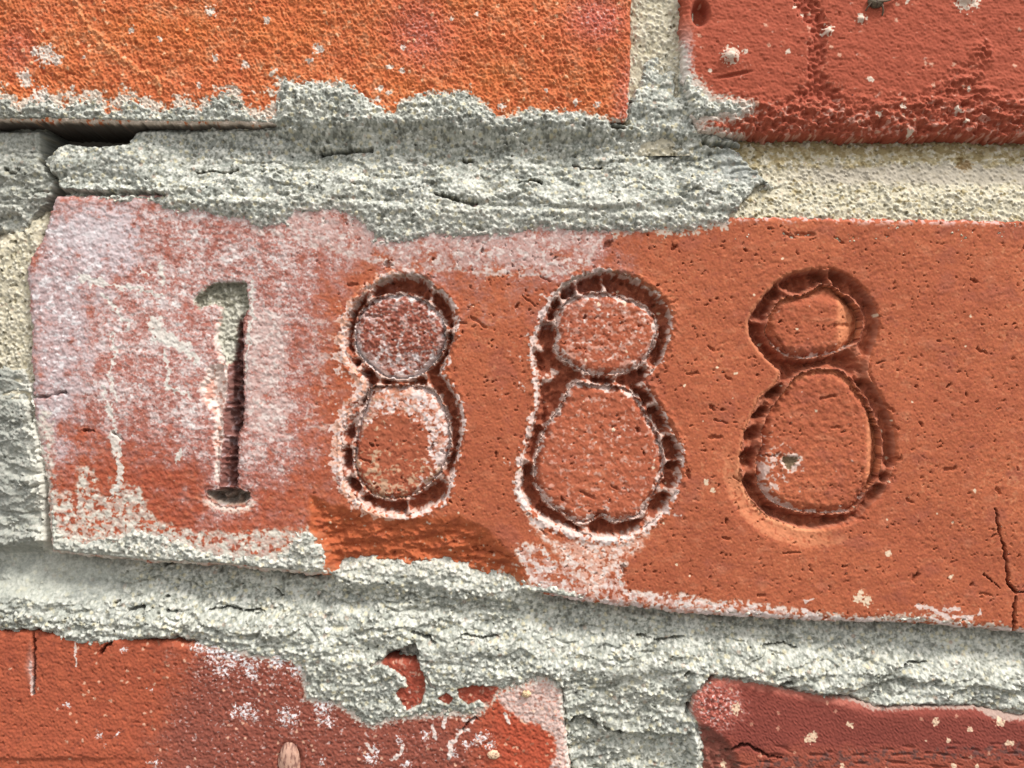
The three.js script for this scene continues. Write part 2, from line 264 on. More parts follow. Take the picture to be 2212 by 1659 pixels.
function reliefTopRight(x, y) {
  let h = slab(brickTopRight, x, y, 18, 8);
  if (h < -70) return h;
  h += 4 * fbm(x / 260, y / 260, 2) + 0.9 * gn(x / 9, y / 4.4) + 0.9 * gn(x / 4.4, y / 4.4) + 1.8 * fbm(x / 24, y / 18, 3) - 4 * ss(0.5, 0.85, gn(x / 14 + 60, y / 8)) * ss(-0.1, 0.4, gn(x / 60, y / 50));
  const r = roughTopRight.sd(x, y) + 22 * fbm(x / 28, y / 24, 4);
  if (r > -22) h -= ss(-22, 34, r) * (10 * fbm(x / 36, y / 26, 3) + 8 * fbm(x / 14, y / 11, 3) + 0.07 * Math.max(0, y - 205));
  if (y > 225 && x > 1600) h -= (9 + 8 * fbm(x / 22, y / 22, 2)) * ss(254, 282, y + 34 * fbm(x / 46, y / 40, 4)); if (y > 190) h += ss(180, 235, y) * (6 * fbm(x / 17, y / 12, 3) + 3 * Math.abs(gn(x / 9, y / 7)));                  // broken lower arris
  h -= 11 * ss(0, 0.8, gougeTopRight.at(x + 14 * fbm(x / 18, y / 18, 3), y + 12 * fbm(x / 14 + 6, y / 14, 2))) * (0.8 + 0.6 * gn(x / 9, y / 9));
  h -= 34 * ss(0, 0.6, 1 - Math.hypot((x - 1513) / 24, (y - 28) / 34)) + 7 * ss(0.1, 0.7, 1 - Math.hypot((x - 1585) / 60, (y - 162 + 0.2 * (x - 1585)) / 6));
  h += 15 * ss(0, 0.8, 1 - Math.hypot((x - 1577) / 25, (y - 122) / 17)) + 8 * ss(0, 0.8, 1 - Math.hypot((x - 1860) / 12, (y - 42) / 9)) + 9 * ss(0, 0.8, 1 - Math.hypot((x - 2085) / 26, (y + 2) / 12)) + 10 * ss(0, 0.8, 1 - Math.hypot((x - 1787) / 13, (y - 68) / 14));
  h += 8 * ss(0.1, 0.8, 1 - Math.hypot((x - 2125) / 45, (y - 112) / 40)) * (0.6 + gn(x / 9, y / 9));
  return h;
}
const crackBottomLeft = new Strokes([[4.5, 73, 1365, 74, 1400, 73, 1440, 70, 1500], [5, 1000, 1577, 1012, 1560, 1030, 1552], [5, 218, 1412, 225, 1400, 240, 1388]], pairs);
function reliefBottomLeft(x, y) {
  let h = slab(brickBottomLeft, x, y, 14, 6);
  if (h < -60) return h;
  h += 4 * fbm(x / 240, y / 240, 2) + 1.6 * fbm(x / 22, y / 22, 3) + 1.3 * gn(x / 5, y / 5);
  h -= 3 * ss(0.45, 0.8, gn(x / 12, y / 9 + 11)) ;
  const dark = ss(330, 460, x + 0.35 * (y - 1450) + 40 * fbm(x / 60, y / 60, 2));
  h += dark * 1.8 * fbm(x / 9, y / 9, 2);
  h -= 26 * ss(0.1, 0.8, crackBottomLeft.crack(x, y));
  h -= 5 * ss(1634, 1646, y + 8 * fbm(x / 40, 7, 3)) * ss(330, 200, x + 60 * gn(x / 30, y / 20));
  h -= 11 * ss(0, 0.6, 1 - Math.hypot((x - 625) / 34, (y - 1642) / 48));
  return h;
}
const crackBottomRight = new Strokes([[4.6, 1584, 1619, 1600, 1610, 1615, 1609, 1640, 1622, 1660, 1636], [2, 1660, 1636, 1690, 1637]], pairs);
const brokenCorner = outline(pairs([1500, 1560, 1530, 1568, 1560, 1590, 1586, 1619, 1600, 1660, 1610, 1720, 1460, 1720, 1470, 1580]), { step: 3 });
function reliefBottomRight(x, y) {
  let h = slab(brickBottomRight, x, y, 22, 6);
  if (h < -70) return h;
  h += 4 * fbm(x / 240, y / 240, 2) + 1.3 * gn((x + y) / 9, (x - y) / 4.5) + 0.8 * gn(x / 4, y / 4);
  const c = brokenCorner.sd(x, y) + 6 * fbm(x / 20, y / 20, 2);
  if (c > -4) h -= ss(-3, 18, c) * (15 + 9 * fbm(x / 18, y / 18, 3));
  const corner = ss(0, 1, 1 - Math.hypot((x - 1535) / 75, (y - 1525) / 65)); h += corner * 7 * fbm(x / 9, y / 9, 2);
  h -= 30 * ss(0.1, 0.8, crackBottomRight.crack(x, y));
  h -= 6 * ss(0.2, 0.7, gn(x / 30, (y - 0.1 * x) / 9)) * ss(1595, 1630, y + 10 * gn(x / 40, 1));
  return h;
}
function reliefLeft(x, y) { const h = slab(brickLeft, x, y, 14, 6); return h < -60 ? h : h + 4 * fbm(x / 200, y / 200, 2) + 2 * fbm(x / 16, y / 16, 3); }
function brickTop(x, y) {                    // face height of whatever brick is here
  if (y < 345) return Math.max(x < 1420 ? reliefTopLeft(x, y) : reliefTopRight(x, y), y > 380 ? reliefNumbered(x, y) : -200);
  if (y > 1400 && x > 1440) return reliefBottomRight(x, y);
  if (y > 1400) return reliefBottomLeft(x, y);
  if (x < 0) return y > 1300 ? reliefBottomLeft(x, y) : reliefLeft(x, y);
  const n = reliefNumbered(x, y);
  return y > 1320 && x < 1300 ? Math.max(n, reliefBottomLeft(x, y)) : n;
}

// ------------------------------------------------------------------ mortar
const greyUpper = outline([...pairs([-760, 235, -20, 215]), ...onGrid(0, 0, [0, 600, 60, 640, 110, 700, 200, 660, 300, 640, 440, 700, 470, 650, 620, 640, 720, 730, 780, 720, 800, 650, 900, 660, 1000, 720, 1080, 700, 1150, 680, 1300, 710, 1370, 640, 1480, 600, 1560, 660, 1650, 760, 1780, 750, 1805, 640, 1820, 520, 1900, 540, 2090, 540, 2212, 550]),
  ...onGrid(1, 0, [50, 545, 100, 600, 220, 690, 340, 740, 420, 660, 520, 610, 820, 600, 920, 680, 1000, 760, 1110, 770, 1160, 720, 1420, 720, 1690, 750, 1760, 800, 1850, 800, 1880, 640, 1930, 560, 1960, 400, 2010, 330, 2190, 310]),
  ...onGrid(2, 0, [-10, 380, 10, 480, 60, 530, 180, 650, 430, 690, 380, 730, 240, 740, 70, 780, 110, 850, 380, 900, 390, 960, 450, 1050, 560, 1160, 620, 1200, 480, 1210, 420, 1290, 350, 1370, 280, 1440, 150, 1460, 0, 1490]),
  ...onGrid(1, 0, [1900, 1490, 1600, 1500, 1300, 1480, 1000, 1520, 800, 1530, 600, 1510, 400, 1570, 230, 1560, 150, 1450, 0, 1350]), ...onGrid(0, 0, [1930, 1370, 1850, 1440, 1680, 1470, 1560, 1420, 1300, 1370, 1050, 1350, 1000, 1290, 700, 1290, 420, 1250, 380, 1200, 290, 1110, 260, 1000, 370, 910, 520, 920, 800, 900, 830, 830, 600, 806, 240, 800, 240, 830, 250, 950, 220, 1030, 330, 1150, 290, 1290, 180, 1450, 100, 1520, 0, 1500]), ...pairs([-80, 480, -760, 440])], { step: 3 });
const voidUpper = outline(onGrid(0, 0, [245, 795, 560, 798, 830, 815, 800, 905, 640, 930, 520, 920, 420, 895, 340, 935, 262, 1000, 235, 960, 250, 860]), { step: 2.5 });
const cracksUpper = new Strokes([[3, 420, 372, 450, 366, 486, 371, 510, 365], [3, 1120, 395, 1150, 388, 1172, 396], [3, 1240, 350, 1262, 362, 1300, 360], [9, 122, 412, 150, 414, 200, 418, 280, 417, 350, 420], [11, 112, 385, 118, 398, 108, 420, 82, 452, 55, 485], [6, 82, 317, 76, 345, 90, 360, 112, 385], [7, 0, 360, 22, 372, 30, 362], [6, 690, 328, 735, 320, 800, 318], [6, 1000, 340, 1018, 345], [7, 1690, 397, 1660, 394, 1640, 402, 1622, 425, 1600, 447], [8, 1525, 302, 1560, 306, 1610, 314], [6, 1465, 130, 1464, 200], [5, 1325, 272, 1350, 274], [5, 1430, 325, 1475, 318], [5, 940, 420, 1030, 443]], pairs);
const cBottom = curve([-300, 1178, 100, 1194, 333, 1217, 500, 1224, 690, 1244, 900, 1250, 1137, 1270, 1287, 1303, 1480, 1326, 1708, 1340, 1975, 1347, 2212, 1368, 2700, 1395]);
const lowTop = curve([-300, 1355, 0, 1363, 250, 1380, 500, 1394, 800, 1420, 1000, 1440, 1200, 1470, 1360, 1480, 1500, 1470, 1615, 1468, 1775, 1502, 1891, 1530, 2108, 1530, 2212, 1552, 2700, 1590]);
const greyLower = outline([...pairs([-760, 1160, -85, 1170, -85, 812, -50, 800, -20, 806, 5, 790, 22, 802, 45, 797, 64, 830, 72, 900, 84, 960, 104, 1046, 116, 1120]), ...onGrid(0, 2, [370, 150, 520, 200, 800, 170, 850, 120, 1080, 170, 1250, 240, 1400, 280, 1700, 300, 1850, 270, 1930, 150, 1990, 130, 2100, 220, 2100, 330, 2060, 400]),
  ...onGrid(1, 2, [0, 390, 150, 340, 400, 350, 700, 370, 830, 410, 900, 450, 1050, 440, 1200, 480, 1450, 510, 1650, 590, 1950, 620, 2212, 650]), ...onGrid(2, 2, [300, 655, 700, 700, 1100, 710, 1500, 695, 1900, 745, 2212, 790]), ...pairs([2700, 1400, 2700, 1590]), ...onGrid(2, 2, [2212, 1345, 2050, 1340, 1900, 1270, 1550, 1270, 1250, 1280, 1100, 1215, 900, 1185, 640, 1135, 420, 1090, 190, 1070, 60, 1200, 55, 1300, 110, 1420, 130, 1659]), ...pairs([1520, 2240, 1236, 2240]),
  ...onGrid(1, 2, [1490, 1659, 1480, 1400, 1450, 1300, 1450, 1140, 1400, 1120, 1330, 1055, 1200, 1100, 1010, 1140, 960, 1220, 920, 1250, 880, 1300, 680, 1300, 330, 1330, 200, 1380, 100, 1320, 0, 1240]), ...onGrid(0, 2, [2000, 1200, 1980, 1050, 1900, 950, 1700, 930, 1400, 880, 1230, 840, 1150, 810, 1000, 822, 720, 830, 680, 855, 450, 840, 380, 800, 230, 760, 0, 770]), ...pairs([-760, 1345])], { step: 3 });
const peeled = [outline(onGrid(1, 2, [270, 980, 310, 910, 400, 890, 470, 860, 500, 900, 490, 960, 530, 1060, 540, 1130, 510, 1240, 430, 1280, 360, 1180, 380, 1150, 440, 1140, 420, 1070, 350, 1020]), { step: 2.5 }),
  outline(onGrid(1, 2, [630, 1210, 680, 1180, 720, 1210, 690, 1240]), { step: 2.5 }), outline(onGrid(1, 2, [760, 1150, 870, 1130, 1010, 1140, 980, 1190, 960, 1240, 880, 1210, 820, 1240, 770, 1200]), { step: 2.5 })];
const ledgeLower = outline([...onGrid(2, 2, [900, 1185, 1050, 1180, 1250, 1130, 1310, 1112, 1440, 1090, 1530, 1130, 1650, 1102, 1780, 1160, 1850, 1150, 1900, 1128, 2050, 1160, 2212, 1170, 2400, 1180, 2400, 1390, 2050, 1365, 1900, 1295, 1550, 1295, 1250, 1305, 1100, 1240])], { step: 3 });
const ledgeHead = outline([...onGrid(1, 2, [1440, 1300, 1480, 1380, 1530, 1345, 1610, 1355, 1640, 1400, 1720, 1430, 1810, 1435, 1900, 1440, 2100, 1450, 2300, 1450, 2330, 1720, 1440, 1720])], { step: 3 });
const cracksLower = new Strokes([[3, 450, 1320, 490, 1316, 520, 1326, 560, 1322], [3, 1000, 1372, 1040, 1380, 1075, 1376], [3, 1650, 1402, 1700, 1398, 1730, 1408], [3, 1960, 1440, 2010, 1436], [7, 340, 1228, 370, 1218, 400, 1216], [6, 620, 1243, 690, 1247], [7, 275, 1322, 300, 1316, 305, 1325], [5, 350, 1296, 356, 1294], [6, 358, 1323, 372, 1326], [5, 587, 1280, 600, 1292], [5, 246, 1305, 252, 1303], [5, 1390, 1313, 1460, 1320], [6, 1706, 1340, 1725, 1342], [7, 1538, 1462, 1520, 1482, 1505, 1500], [6, 1500, 1530, 1490, 1525, 1488, 1545], [6, 1232, 1565, 1240, 1555, 1262, 1552, 1285, 1568, 1320, 1583, 1345, 1586], [5, 890, 1370, 925, 1378, 940, 1390], [5, 800, 1437, 835, 1426, 860, 1418], [4, 920, 1460, 940, 1490], [6, 55, 855, 66, 880, 63, 910], [5, 1380, 1378, 1430, 1390, 1480, 1385], [4, 1480, 1460, 1490, 1450], [5, 1688, 1478, 1710, 1474]], pairs);
function grains(x, y, size, amp) {           // sand grains standing proud of the paste, some coarse, most fine
  cells(x / size, y / size);
  const a = W.id > 0.6 ? Math.max(0, 0.58 - W.f1 + 0.16 * gn(x / 5 + 3, y / 5)) * (0.4 + W.id) : 0;
  return amp * (a * 1.5 + 0.34 * Math.abs(gn(x / 6.3 + 20, y / 5.7)) + 0.2 * gn(x / 3.6, y / 3.4 + 50));
}
function mortarSkin(x, y, smooth) {
  const k = 1 - 0.8 * smooth, rough = k * (0.35 + 0.75 * ss(-0.3, 0.5, fbm(x / 80 + 14, y / 55 + 3, 2)));
  const r = Math.abs(fbm(x / 70 + 8, y / 24, 3)), led = gn(x / 95 + 30, y / 34 + 0.4 * gn(x / 40, y / 40));
  return (7 + 7 * k) * fbm(x / 115, y / 60, 3) + rough * (5 * fbm(x / 38, y / 26, 2) + 4 * fbm(x / 12, y / 10, 3) + grains(x, y, 10.5, 8.5)) - k * (4 * ss(0.1, 0, r) * ss(0.15, 0.5, gn(x / 60, y / 40 + 70)) + 6 * ss(0.1, 0.24, led) * ss(0.6, 0.25, led)) - k * 12 * ss(0.66, 0.9, gn(x / 10 + 7, y / 8)) + 1.3 * gn(x / 4.2, y / 4.2);
}
function smear(face, sd, x, y, thick) { return face + clamp(sd < 0 ? sd * 0.9 : sd * 0.42, -40, thick) + (sd > -8 ? 0.7 * grains(x, y, 10.5, 8) + 4 * fbm(x / 30, y / 20, 2) + 4.2 * fbm(x / 13, y / 10, 4) : 0); }
const upperProfile = curve([-0.05, -60, 0.03, -52, 0.09, -24, 0.3, -27, 0.5, -22, 0.72, -3, 0.88, 5, 1, 7, 1.4, 6]), upperLapped = curve([-0.2, 10, 0, 6, 0.08, -4, 0.2, -22, 0.36, -30, 0.5, -24, 0.74, -2, 0.9, 6, 1, 8, 1.4, 6]);
function mortarUpper(x, y) {
  const sd = greyUpper.sd(x, y) + 9 * fbm(x / 15, y / 15, 4) - (x < 590 && y < 280 ? 4 - 11 * gn(x / 7, y / 6) : 0);
  if (sd < -45) return -200;
  const head = ss(1335, 1385, x) * ss(300, 255, y);
  const t = (y - 262) / 178;
  let gap = lerp(upperProfile(t), upperLapped(t + 0.05 * gn(x / 60, 4)), ss(520, 660, x)) + mortarSkin(x, y, 0.55 * ss(660, 400, x) * ss(0.75, 0.6, t));
  gap = lerp(gap, -24 + 14 * ss(140, 230, y) + 0.6 * mortarSkin(x, y, 0), head);
  if (x > 95 && x < 600) gap += 16 * ss(95, 130, x) * ss(420, 280, x) * ss(290, 318, y) * ss(400, 350, y);
  if (x < 118) gap = Math.min(gap, -8 + mortarSkin(x, y, 0) - 0.16 * Math.abs(y - 350));
  const nb = Math.max(brickTopLeft.sd(x, y), brickTopRight.sd(x, y), brickNumbered.sd(x, y), brickLeft.sd(x, y)), face = nb > -20 ? brickTop(x, y) : -200;
  const on = ss(-9, 10, nb);
  const thick = y < 300 ? (x < 590 ? 3 : 9 + 5 * fbm(x / 70, y / 70, 2)) : 4 + 10 * ss(500, 430, y);
  let h = on > 0 ? lerp(gap, smear(Math.max(face, -14), sd, x, y, thick), on) : gap;
  if (sd < 6 && on < 1) h = lerp(h, h - 60, ss(6, -20, sd) * (1 - on));
  const v = voidUpper.sd(x, y) + 3 * gn(x / 10, y / 10);
  if (v > -10) h -= 130 * ss(-8, 10, v);
  if (x < 600 && nb < 4 && y < 330) h -= 16 * ss(292, 268, y) * ss(360, 250, x);
  h -= 26 * ss(0.1, 0.75, cracksUpper.crack(x, y));
  if (x > 1480 && y > 320) h -= 10 * ss(1590, 1660, x);
  return h;
}
const lowerProfile = curve([-0.05, -60, 0.03, -50, 0.12, -42, 0.34, -36, 0.5, -22, 0.68, -4, 0.82, 5, 0.95, 5, 1.3, 2]), lowerLapped = curve([-0.2, 6, 0, 2, 0.1, -8, 0.25, -24, 0.4, -24, 0.6, -8, 0.75, 2, 0.95, 5, 1.3, 2]);
function mortarLower(x, y) {
  const sd = greyLower.sd(x, y) + 8 * fbm(x / 15, y / 15, 4);
  if (sd < -45) return -200;
  const yb = cBottom(x), yt = lowTop(x), t = (y - yb) / (yt - yb);
  const smooth = ss(1330, 1270, y) * ss(320, 200, x) * 0.95 + 0.8 * ss(1900, 2150, x) * ss(1500, 1430, y) + 0.55 * ss(110, 0, Math.abs(x - 1130)) * ss(0.75, 0.5, t);
  const skin = mortarSkin(x, y, clamp(smooth, 0, 1));
  let gap = lerp(lowerProfile(t), lowerLapped(t), ss(690, 740, x) * ss(1200, 1120, x)) + skin;
  const headLow = ss(1218, 1240, x) * ss(1505, 1490, x) * ss(1430, 1480, y);
  gap = lerp(gap, -10 + skin, headLow);
  if (y > 1440 && headLow > 0) { const l = ledgeHead.sd(x, y) + 4 * gn(x / 12, y / 12); gap -= 20 * ss(-4, 8, l) * headLow - 0.03 * headLow * Math.max(0, y - 1560); }
  const headLeft = ss(112, 84, x) * ss(1210, 1170, y);
  if (headLeft > 0) gap = lerp(gap, -9 + 9 * ss(20, 74, x - (y - 850) * 0.11) + 1.2 * mortarSkin(x, y, ss(70, 20, x) * 0.25), headLeft);
  const nb = Math.max(brickNumbered.sd(x, y), brickBottomLeft.sd(x, y), brickBottomRight.sd(x, y), brickLeft.sd(x, y)), face = nb > -20 ? brickTop(x, y) : -200, on = ss(-8, 9, nb);
  let thick = y > yt - 30 ? (x < 420 ? 10 : 6 + 5 * ss(1460, 1410, y - (x - 600) * 0.06)) : 5;
  if (x > 1490 && y > yt - 40) thick = 8;
  let h = on > 0 ? lerp(gap, smear(Math.max(face, -16), sd, x, y, thick), on) : gap;
  if (sd < 6 && on < 1) h = lerp(h, h - 60, ss(6, -20, sd) * (1 - on));
  const l = ledgeLower.sd(x, y) + 4 * fbm(x / 14, y / 14, 2);
  if (l > -10) h -= 18 * ss(-5, 6, l) * ss(0, 60, 60 + Math.min(0, l));
  for (const p of peeled) { const q = p.sd(x, y) + 3 * gn(x / 8, y / 8); if (q > -12) h -= 40 * ss(-5, 5, q); }
  h -= 24 * ss(0.1, 0.75, cracksLower.crack(x, y));
  return h;
}
function creamSkin(x, y) { return 3.5 * fbm(x / 60, y / 40, 2) + 1.9 * fbm(x / 12, y / 10, 2) + 0.75 * grains(x, y, 8, 5) + 0.8 * gn(x / 4, y / 4); }
const creamHead = (x, y) => -26 + creamSkin(x, y);
const creamBedProfile = curve([280, -62, 330, -46, 380, -34, 430, -17, 466, -9, 500, -8]);
const creamBed = (x, y) => creamBedProfile(y - (x - 1900) * 0.008) + 1.4 * creamSkin(x, y) * (1 - 0.5 * ss(30, 0, Math.abs(y - 372)) * ss(1850, 1950, x));
const creamLeft = (x, y) => -18 - 34 * ss(540, 470, y + 0.6 * x + 8 * gn(x / 12, y / 12)) - 30 * ss(60, 120, x) + creamSkin(x, y) - 8 * ss(0.5, 0.8, gn(x / 16, y / 16));

// ------------------------------------------------------------------ colours of each piece
const spots = (list) => { const s = list; return (x, y) => { let b = 0; for (const [px, py, r] of s) { const d = Math.abs(x - px) + Math.abs(y - py); if (d < r * 2.2) { const q = 1 - Math.hypot(x - px, y - py) / r + 0.6 * gn(x / 7, y / 7) + 0.35 * gn(x / 4, y / 4); if (q > b) b = q; } } return ss(0.1, 0.4, b); }; };
function specks(x, y, size, share) { cells(x / size, y / size); return W.id < share ? ss(0.12, -0.08, W.f1 - 0.22 - 0.2 * gn(x / 4.5, y / 4.5)) : 0; }
const limedLeft = outline(pairs([40, 400, 700, 400, 1300, 470, 1292, 520, 1262, 582, 1160, 592, 960, 576, 800, 560, 740, 580, 690, 620, 680, 760, 665, 930, 640, 1020, 470, 1120, 440, 1000, 300, 960, 160, 930, 110, 1010, 60, 1060, 30, 800]), { step: 4, pad: 120 });
const paleLeft = outline(pairs([60, 440, 270, 440, 300, 520, 280, 600, 210, 640, 190, 760, 150, 900, 130, 960, 60, 960, 50, 560]), { step: 4, pad: 100 });
const whitePatch = outline(pairs([125, 475, 200, 445, 290, 450, 300, 520, 285, 580, 190, 565, 130, 540]), { step: 3, pad: 60 });
const limeStripTop = outline(pairs([700, 440, 1310, 500, 1292, 520, 1262, 584, 1180, 594, 1040, 592, 985, 578, 900, 590, 800, 560, 720, 540, 620, 510, 540, 500]), { step: 3 });
const limeBelow = outline([...onGrid(1, 2, [1130, 240, 1190, 200, 1220, 250, 1280, 200, 1340, 290, 1400, 330, 1470, 290, 1560, 330, 1700, 330, 1840, 330, 1810, 420, 1850, 520, 2000, 530, 2212, 540]), ...onGrid(2, 2, [200, 590, 420, 590, 700, 640, 900, 680, 1300, 700, 1300, 760, 0, 700]), ...pairs([1290, 1330, 1140, 1290, 1146, 1250])], { step: 3 });
const limeUnderEight = outline(pairs([1125, 1040, 1150, 1120, 1200, 1170, 1260, 1165, 1330, 1155, 1400, 1140, 1390, 1180, 1330, 1225, 1280, 1290, 1230, 1230, 1160, 1150, 1120, 1080]), { step: 3 });
const limeCorner = outline(pairs([60, 880, 112, 890, 118, 990, 110, 1060, 160, 1070, 170, 1010, 200, 1010, 215, 1060, 240, 1080, 235, 1030, 300, 1050, 330, 1120, 420, 1150, 650, 1140, 700, 1180, 690, 1250, 60, 1230]), { step: 3 });
const limeThreads = new Strokes([[22, 335, 698, 352, 728, 372, 738], [14, 372, 738, 398, 752, 420, 776], [16, 246, 938, 256, 975], [14, 180, 600, 210, 610], [6, 185, 600, 225, 615, 290, 622, 350, 640], [7, 225, 640, 250, 670, 280, 700], [6, 320, 700, 345, 735, 380, 745, 420, 770], [5, 240, 720, 250, 760, 240, 800, 238, 830, 255, 870], [5, 225, 840, 240, 890, 250, 930, 262, 950], [6, 355, 760, 365, 800, 362, 840, 410, 850], [5, 545, 615, 543, 680, 535, 760, 528, 800], [9, 345, 570, 350, 610], [6, 240, 960, 260, 975, 255, 1040], [4, 300, 580, 320, 600], [5, 380, 995, 392, 975], [5, 255, 970, 262, 1020, 250, 1060, 235, 1075]], pairs);
const seed2 = rng(77);
const flecksNumbered = spots([[1295, 657, 5], [1350, 656, 5], [1525, 1040, 8], [1920, 1195, 8], [1855, 1290, 13], [1872, 1297, 14], [1860, 1280, 8], [1540, 1060, 6], [1725, 710, 4], [2055, 1245, 6], [1652, 742, 5], [2105, 1060, 5], [1690, 560, 4], ...Array.from({ length: 50 }, () => [700 + seed2() * 1500, 600 + seed2() * 650, 2 + seed2() * 3])]);
const limeRight = new Strokes([[8, 1980, 1310, 2010, 1312, 2030, 1325, 2050, 1335], [9, 2040, 1315, 2075, 1318], [7, 2060, 1332, 2100, 1335, 2120, 1322], [7, 1740, 1300, 1758, 1296], [6, 1735, 1318, 1760, 1330], [6, 2000, 1330, 2040, 1345]], pairs);
const grit = (x, y) => 0.34 * gn(x / 4.4, y / 4.4) + 0.62 * gn(x / 8.8 + 11, y / 8.1) + 0.58 * gn(x / 21 + 5, y / 19);
const fine = (x, y) => 0.55 * gn(x / 4, y / 4) + 0.6 * gn(x / 7.6 + 11, y / 7.1) + 0.42 * gn(x / 16 + 5, y / 15);
const crust = (cover, g) => ss(-0.1, 0.16, cover - 0.5 + 0.62 * g);            // a film that breaks up into grains where it thins
const shard = outline(scaled(1512, 561.6, 0.39936, [438, 1058, 480, 1062, 545, 1072, 520, 1105, 490, 1142, 465, 1115]), { step: 2 });
function colourNumbered(c, x, y) {
  const grain = gn(x / 3.2, y / 3.2), f = fbm(x / 26, y / 26, 3), big = fbm(x / 230, y / 230, 2), g = grit(x, y), g2 = grit(x + 300, y + 90);
  c[0] = 176 + 12 * big + 9 * f; c[1] = 92 + 10 * big + 7 * f; c[2] = 58 + 7 * big + 5 * f;
  mix3(c, [168, 74, 50], 0.5 * ss(900, 500, x));
  mix3(c, [204, 120, 80], 0.55 * ss(0.1, 0.7, fbm(x / 12 + 50, y / 8, 3))); mix3(c, [142, 66, 44], 0.55 * ss(0.2, 0.7, fbm(x / 10 + 20, y / 6.5, 2)));
  mix3(c, [158, 84, 64], 0.5 * ss(0.1, 0.6, fbm(x / 80 + 9, y / 60, 4))); mix3(c, [198, 128, 96], 0.35 * ss(0.15, 0.6, fbm(x / 45 + 70, y / 26, 4)));
  mix3(c, [212, 142, 102], 0.5 * crust(0.1 + 0.3 * big, g2)); mix3(c, [128, 60, 42], 0.4 * crust(0.06, -g2));
  mul3(c, 1 + 0.08 * grain);
  mix3(c, [226, 160, 126], 0.55 * ss(0.6, 0.85, gn(x / 4.5, y / 3.5 + 80)));
  const n1 = fbm(x / 17, y / 17, 4), n2 = fbm(x / 6, y / 5, 3), n3 = fbm(x / 55, y / 48, 3);
  const dm = Math.max(y < 560 ? greyUpper.sd(x, y) : -99, y > 1000 || x < 130 ? greyLower.sd(x, y) : -99); if (dm > -34) mix3(c, [206, 200, 188], 0.8 * crust(0.72 * ss(-30, 2, dm + 9 * n1), g2));
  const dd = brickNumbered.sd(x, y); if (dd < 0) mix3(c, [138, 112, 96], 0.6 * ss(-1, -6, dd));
  // lime over the left half, thick at the left end, broken into grains and crusts
  let d = limedLeft.sd(x, y), q;
  if (d > -120) {
    q = 0.2 + 0.62 * ss(-80, 90, d) + 0.42 * n3 + 0.3 * n1;
    const fg = fine(x, y), fg2 = fine(x + 300, y + 90); mix3(c, [176, 122, 116], 0.72 * ss(0.05, 0.7, q + 0.12 * n2)); mix3(c, [200, 166, 160], 0.6 * crust(q - 0.14, fg)); mix3(c, [222, 206, 202], 0.7 * crust(q - 0.36, fg2)); mix3(c, [240, 232, 228], 0.8 * crust(q - 0.62, g));
  }
  d = paleLeft.sd(x, y);
  if (d > -100) { q = 0.1 + 0.75 * ss(-70, 60, d) + 0.42 * n3 + 0.35 * n1; mix3(c, [190, 160, 160], 0.7 * ss(0.1, 0.9, q)); mix3(c, [208, 188, 188], 0.6 * crust(q - 0.12, fine(x + 40, y))); mix3(c, [166, 146, 146], 0.5 * crust(q - 0.45, -g)); mix3(c, [236, 230, 230], 0.8 * crust(q - 0.5, g2)); }
  d = whitePatch.sd(x, y);
  if (d > -50) { q = ss(-16, 16, d + 26 * n1); mix3(c, [216, 202, 204], 0.65 * crust(q * 0.72 + 0.2 * n1, fine(x + 15, y))); }
  d = limeStripTop.sd(x, y) + 10 * n1;
  if (d > -20) { q = ss(-7, 5, d); mix3(c, [196, 160, 152], 0.75 * q * crust(0.62 + 0.4 * n3, g)); mix3(c, [226, 212, 204], 0.8 * q * crust(0.34 + 0.4 * n1, g2)); mix3(c, [214, 196, 188], 0.7 * ss(8, 1, Math.abs(d)) * crust(0.6, g2)); }
  d = limeBelow.sd(x, y) + 8 * n1;
  if (d > -20) { q = ss(-5, 6, d); mix3(c, [214, 176, 166], 0.75 * q * crust(0.62 + 0.4 * n1, g)); mix3(c, [234, 220, 214], 0.85 * q * crust(0.4 + 0.5 * n1, g2)); mix3(c, [236, 226, 218], 0.8 * ss(9, 2, Math.abs(d)) * crust(0.55, g)); }
  d = limeUnderEight.sd(x, y) + 9 * n1;
  if (d > -20) { q = ss(-6, 7, d); mix3(c, [224, 176, 156], 0.8 * q * crust(0.7, g)); mix3(c, [238, 220, 210], 0.85 * q * crust(0.42 + 0.4 * n1, g2)); }
  d = limeCorner.sd(x, y) + 11 * n1;
  if (d > -24) { q = ss(-5, 8, d); mix3(c, [204, 186, 174], 0.85 * q * crust(0.66 + 0.35 * n1, g)); mix3(c, [222, 216, 202], 0.85 * q * crust(0.4 + 0.6 * n1, g2)); }
  q = ss(505, 550, x) * ss(670, 590, x) * ss(610, 700, y) * ss(1100, 880, y); if (q > 0) { mix3(c, [204, 172, 164], 0.75 * crust(0.72 * q + 0.3 * n3, g)); mix3(c, [230, 216, 208], 0.8 * crust(0.36 * q + 0.3 * n3, g2)); }
  q = Math.max(ss(60, 10, Math.abs(x - 690)) * ss(1030, 900, y) * ss(640, 720, y), ss(70, 0, Math.hypot(x - 1090, (y - 760) * 0.5)) * 0.3); if (q > 0) mix3(c, [216, 190, 180], 0.6 * crust(0.4 * q + 0.25 * n3, g));
  q = limeThreads.at(x + 12 * n1, y + 12 * fbm(x / 15 + 7, y / 15, 2)); if (q > 0) mix3(c, [226, 220, 210], 0.9 * crust(0.2 + 1.0 * q, g * 0.7));
  q = limeRight.at(x + 8 * n1, y + 6 * n1); if (q > 0) mix3(c, [232, 216, 210], 0.85 * crust(0.1 + 0.85 * q, g));
  if (x > 1150) { q = ss(20, 4, 1.2 * (cBottom(x) - y) + 8 * n1); if (q > 0) mix3(c, [228, 206, 200], 0.8 * crust(0.62 * q, g2)); }
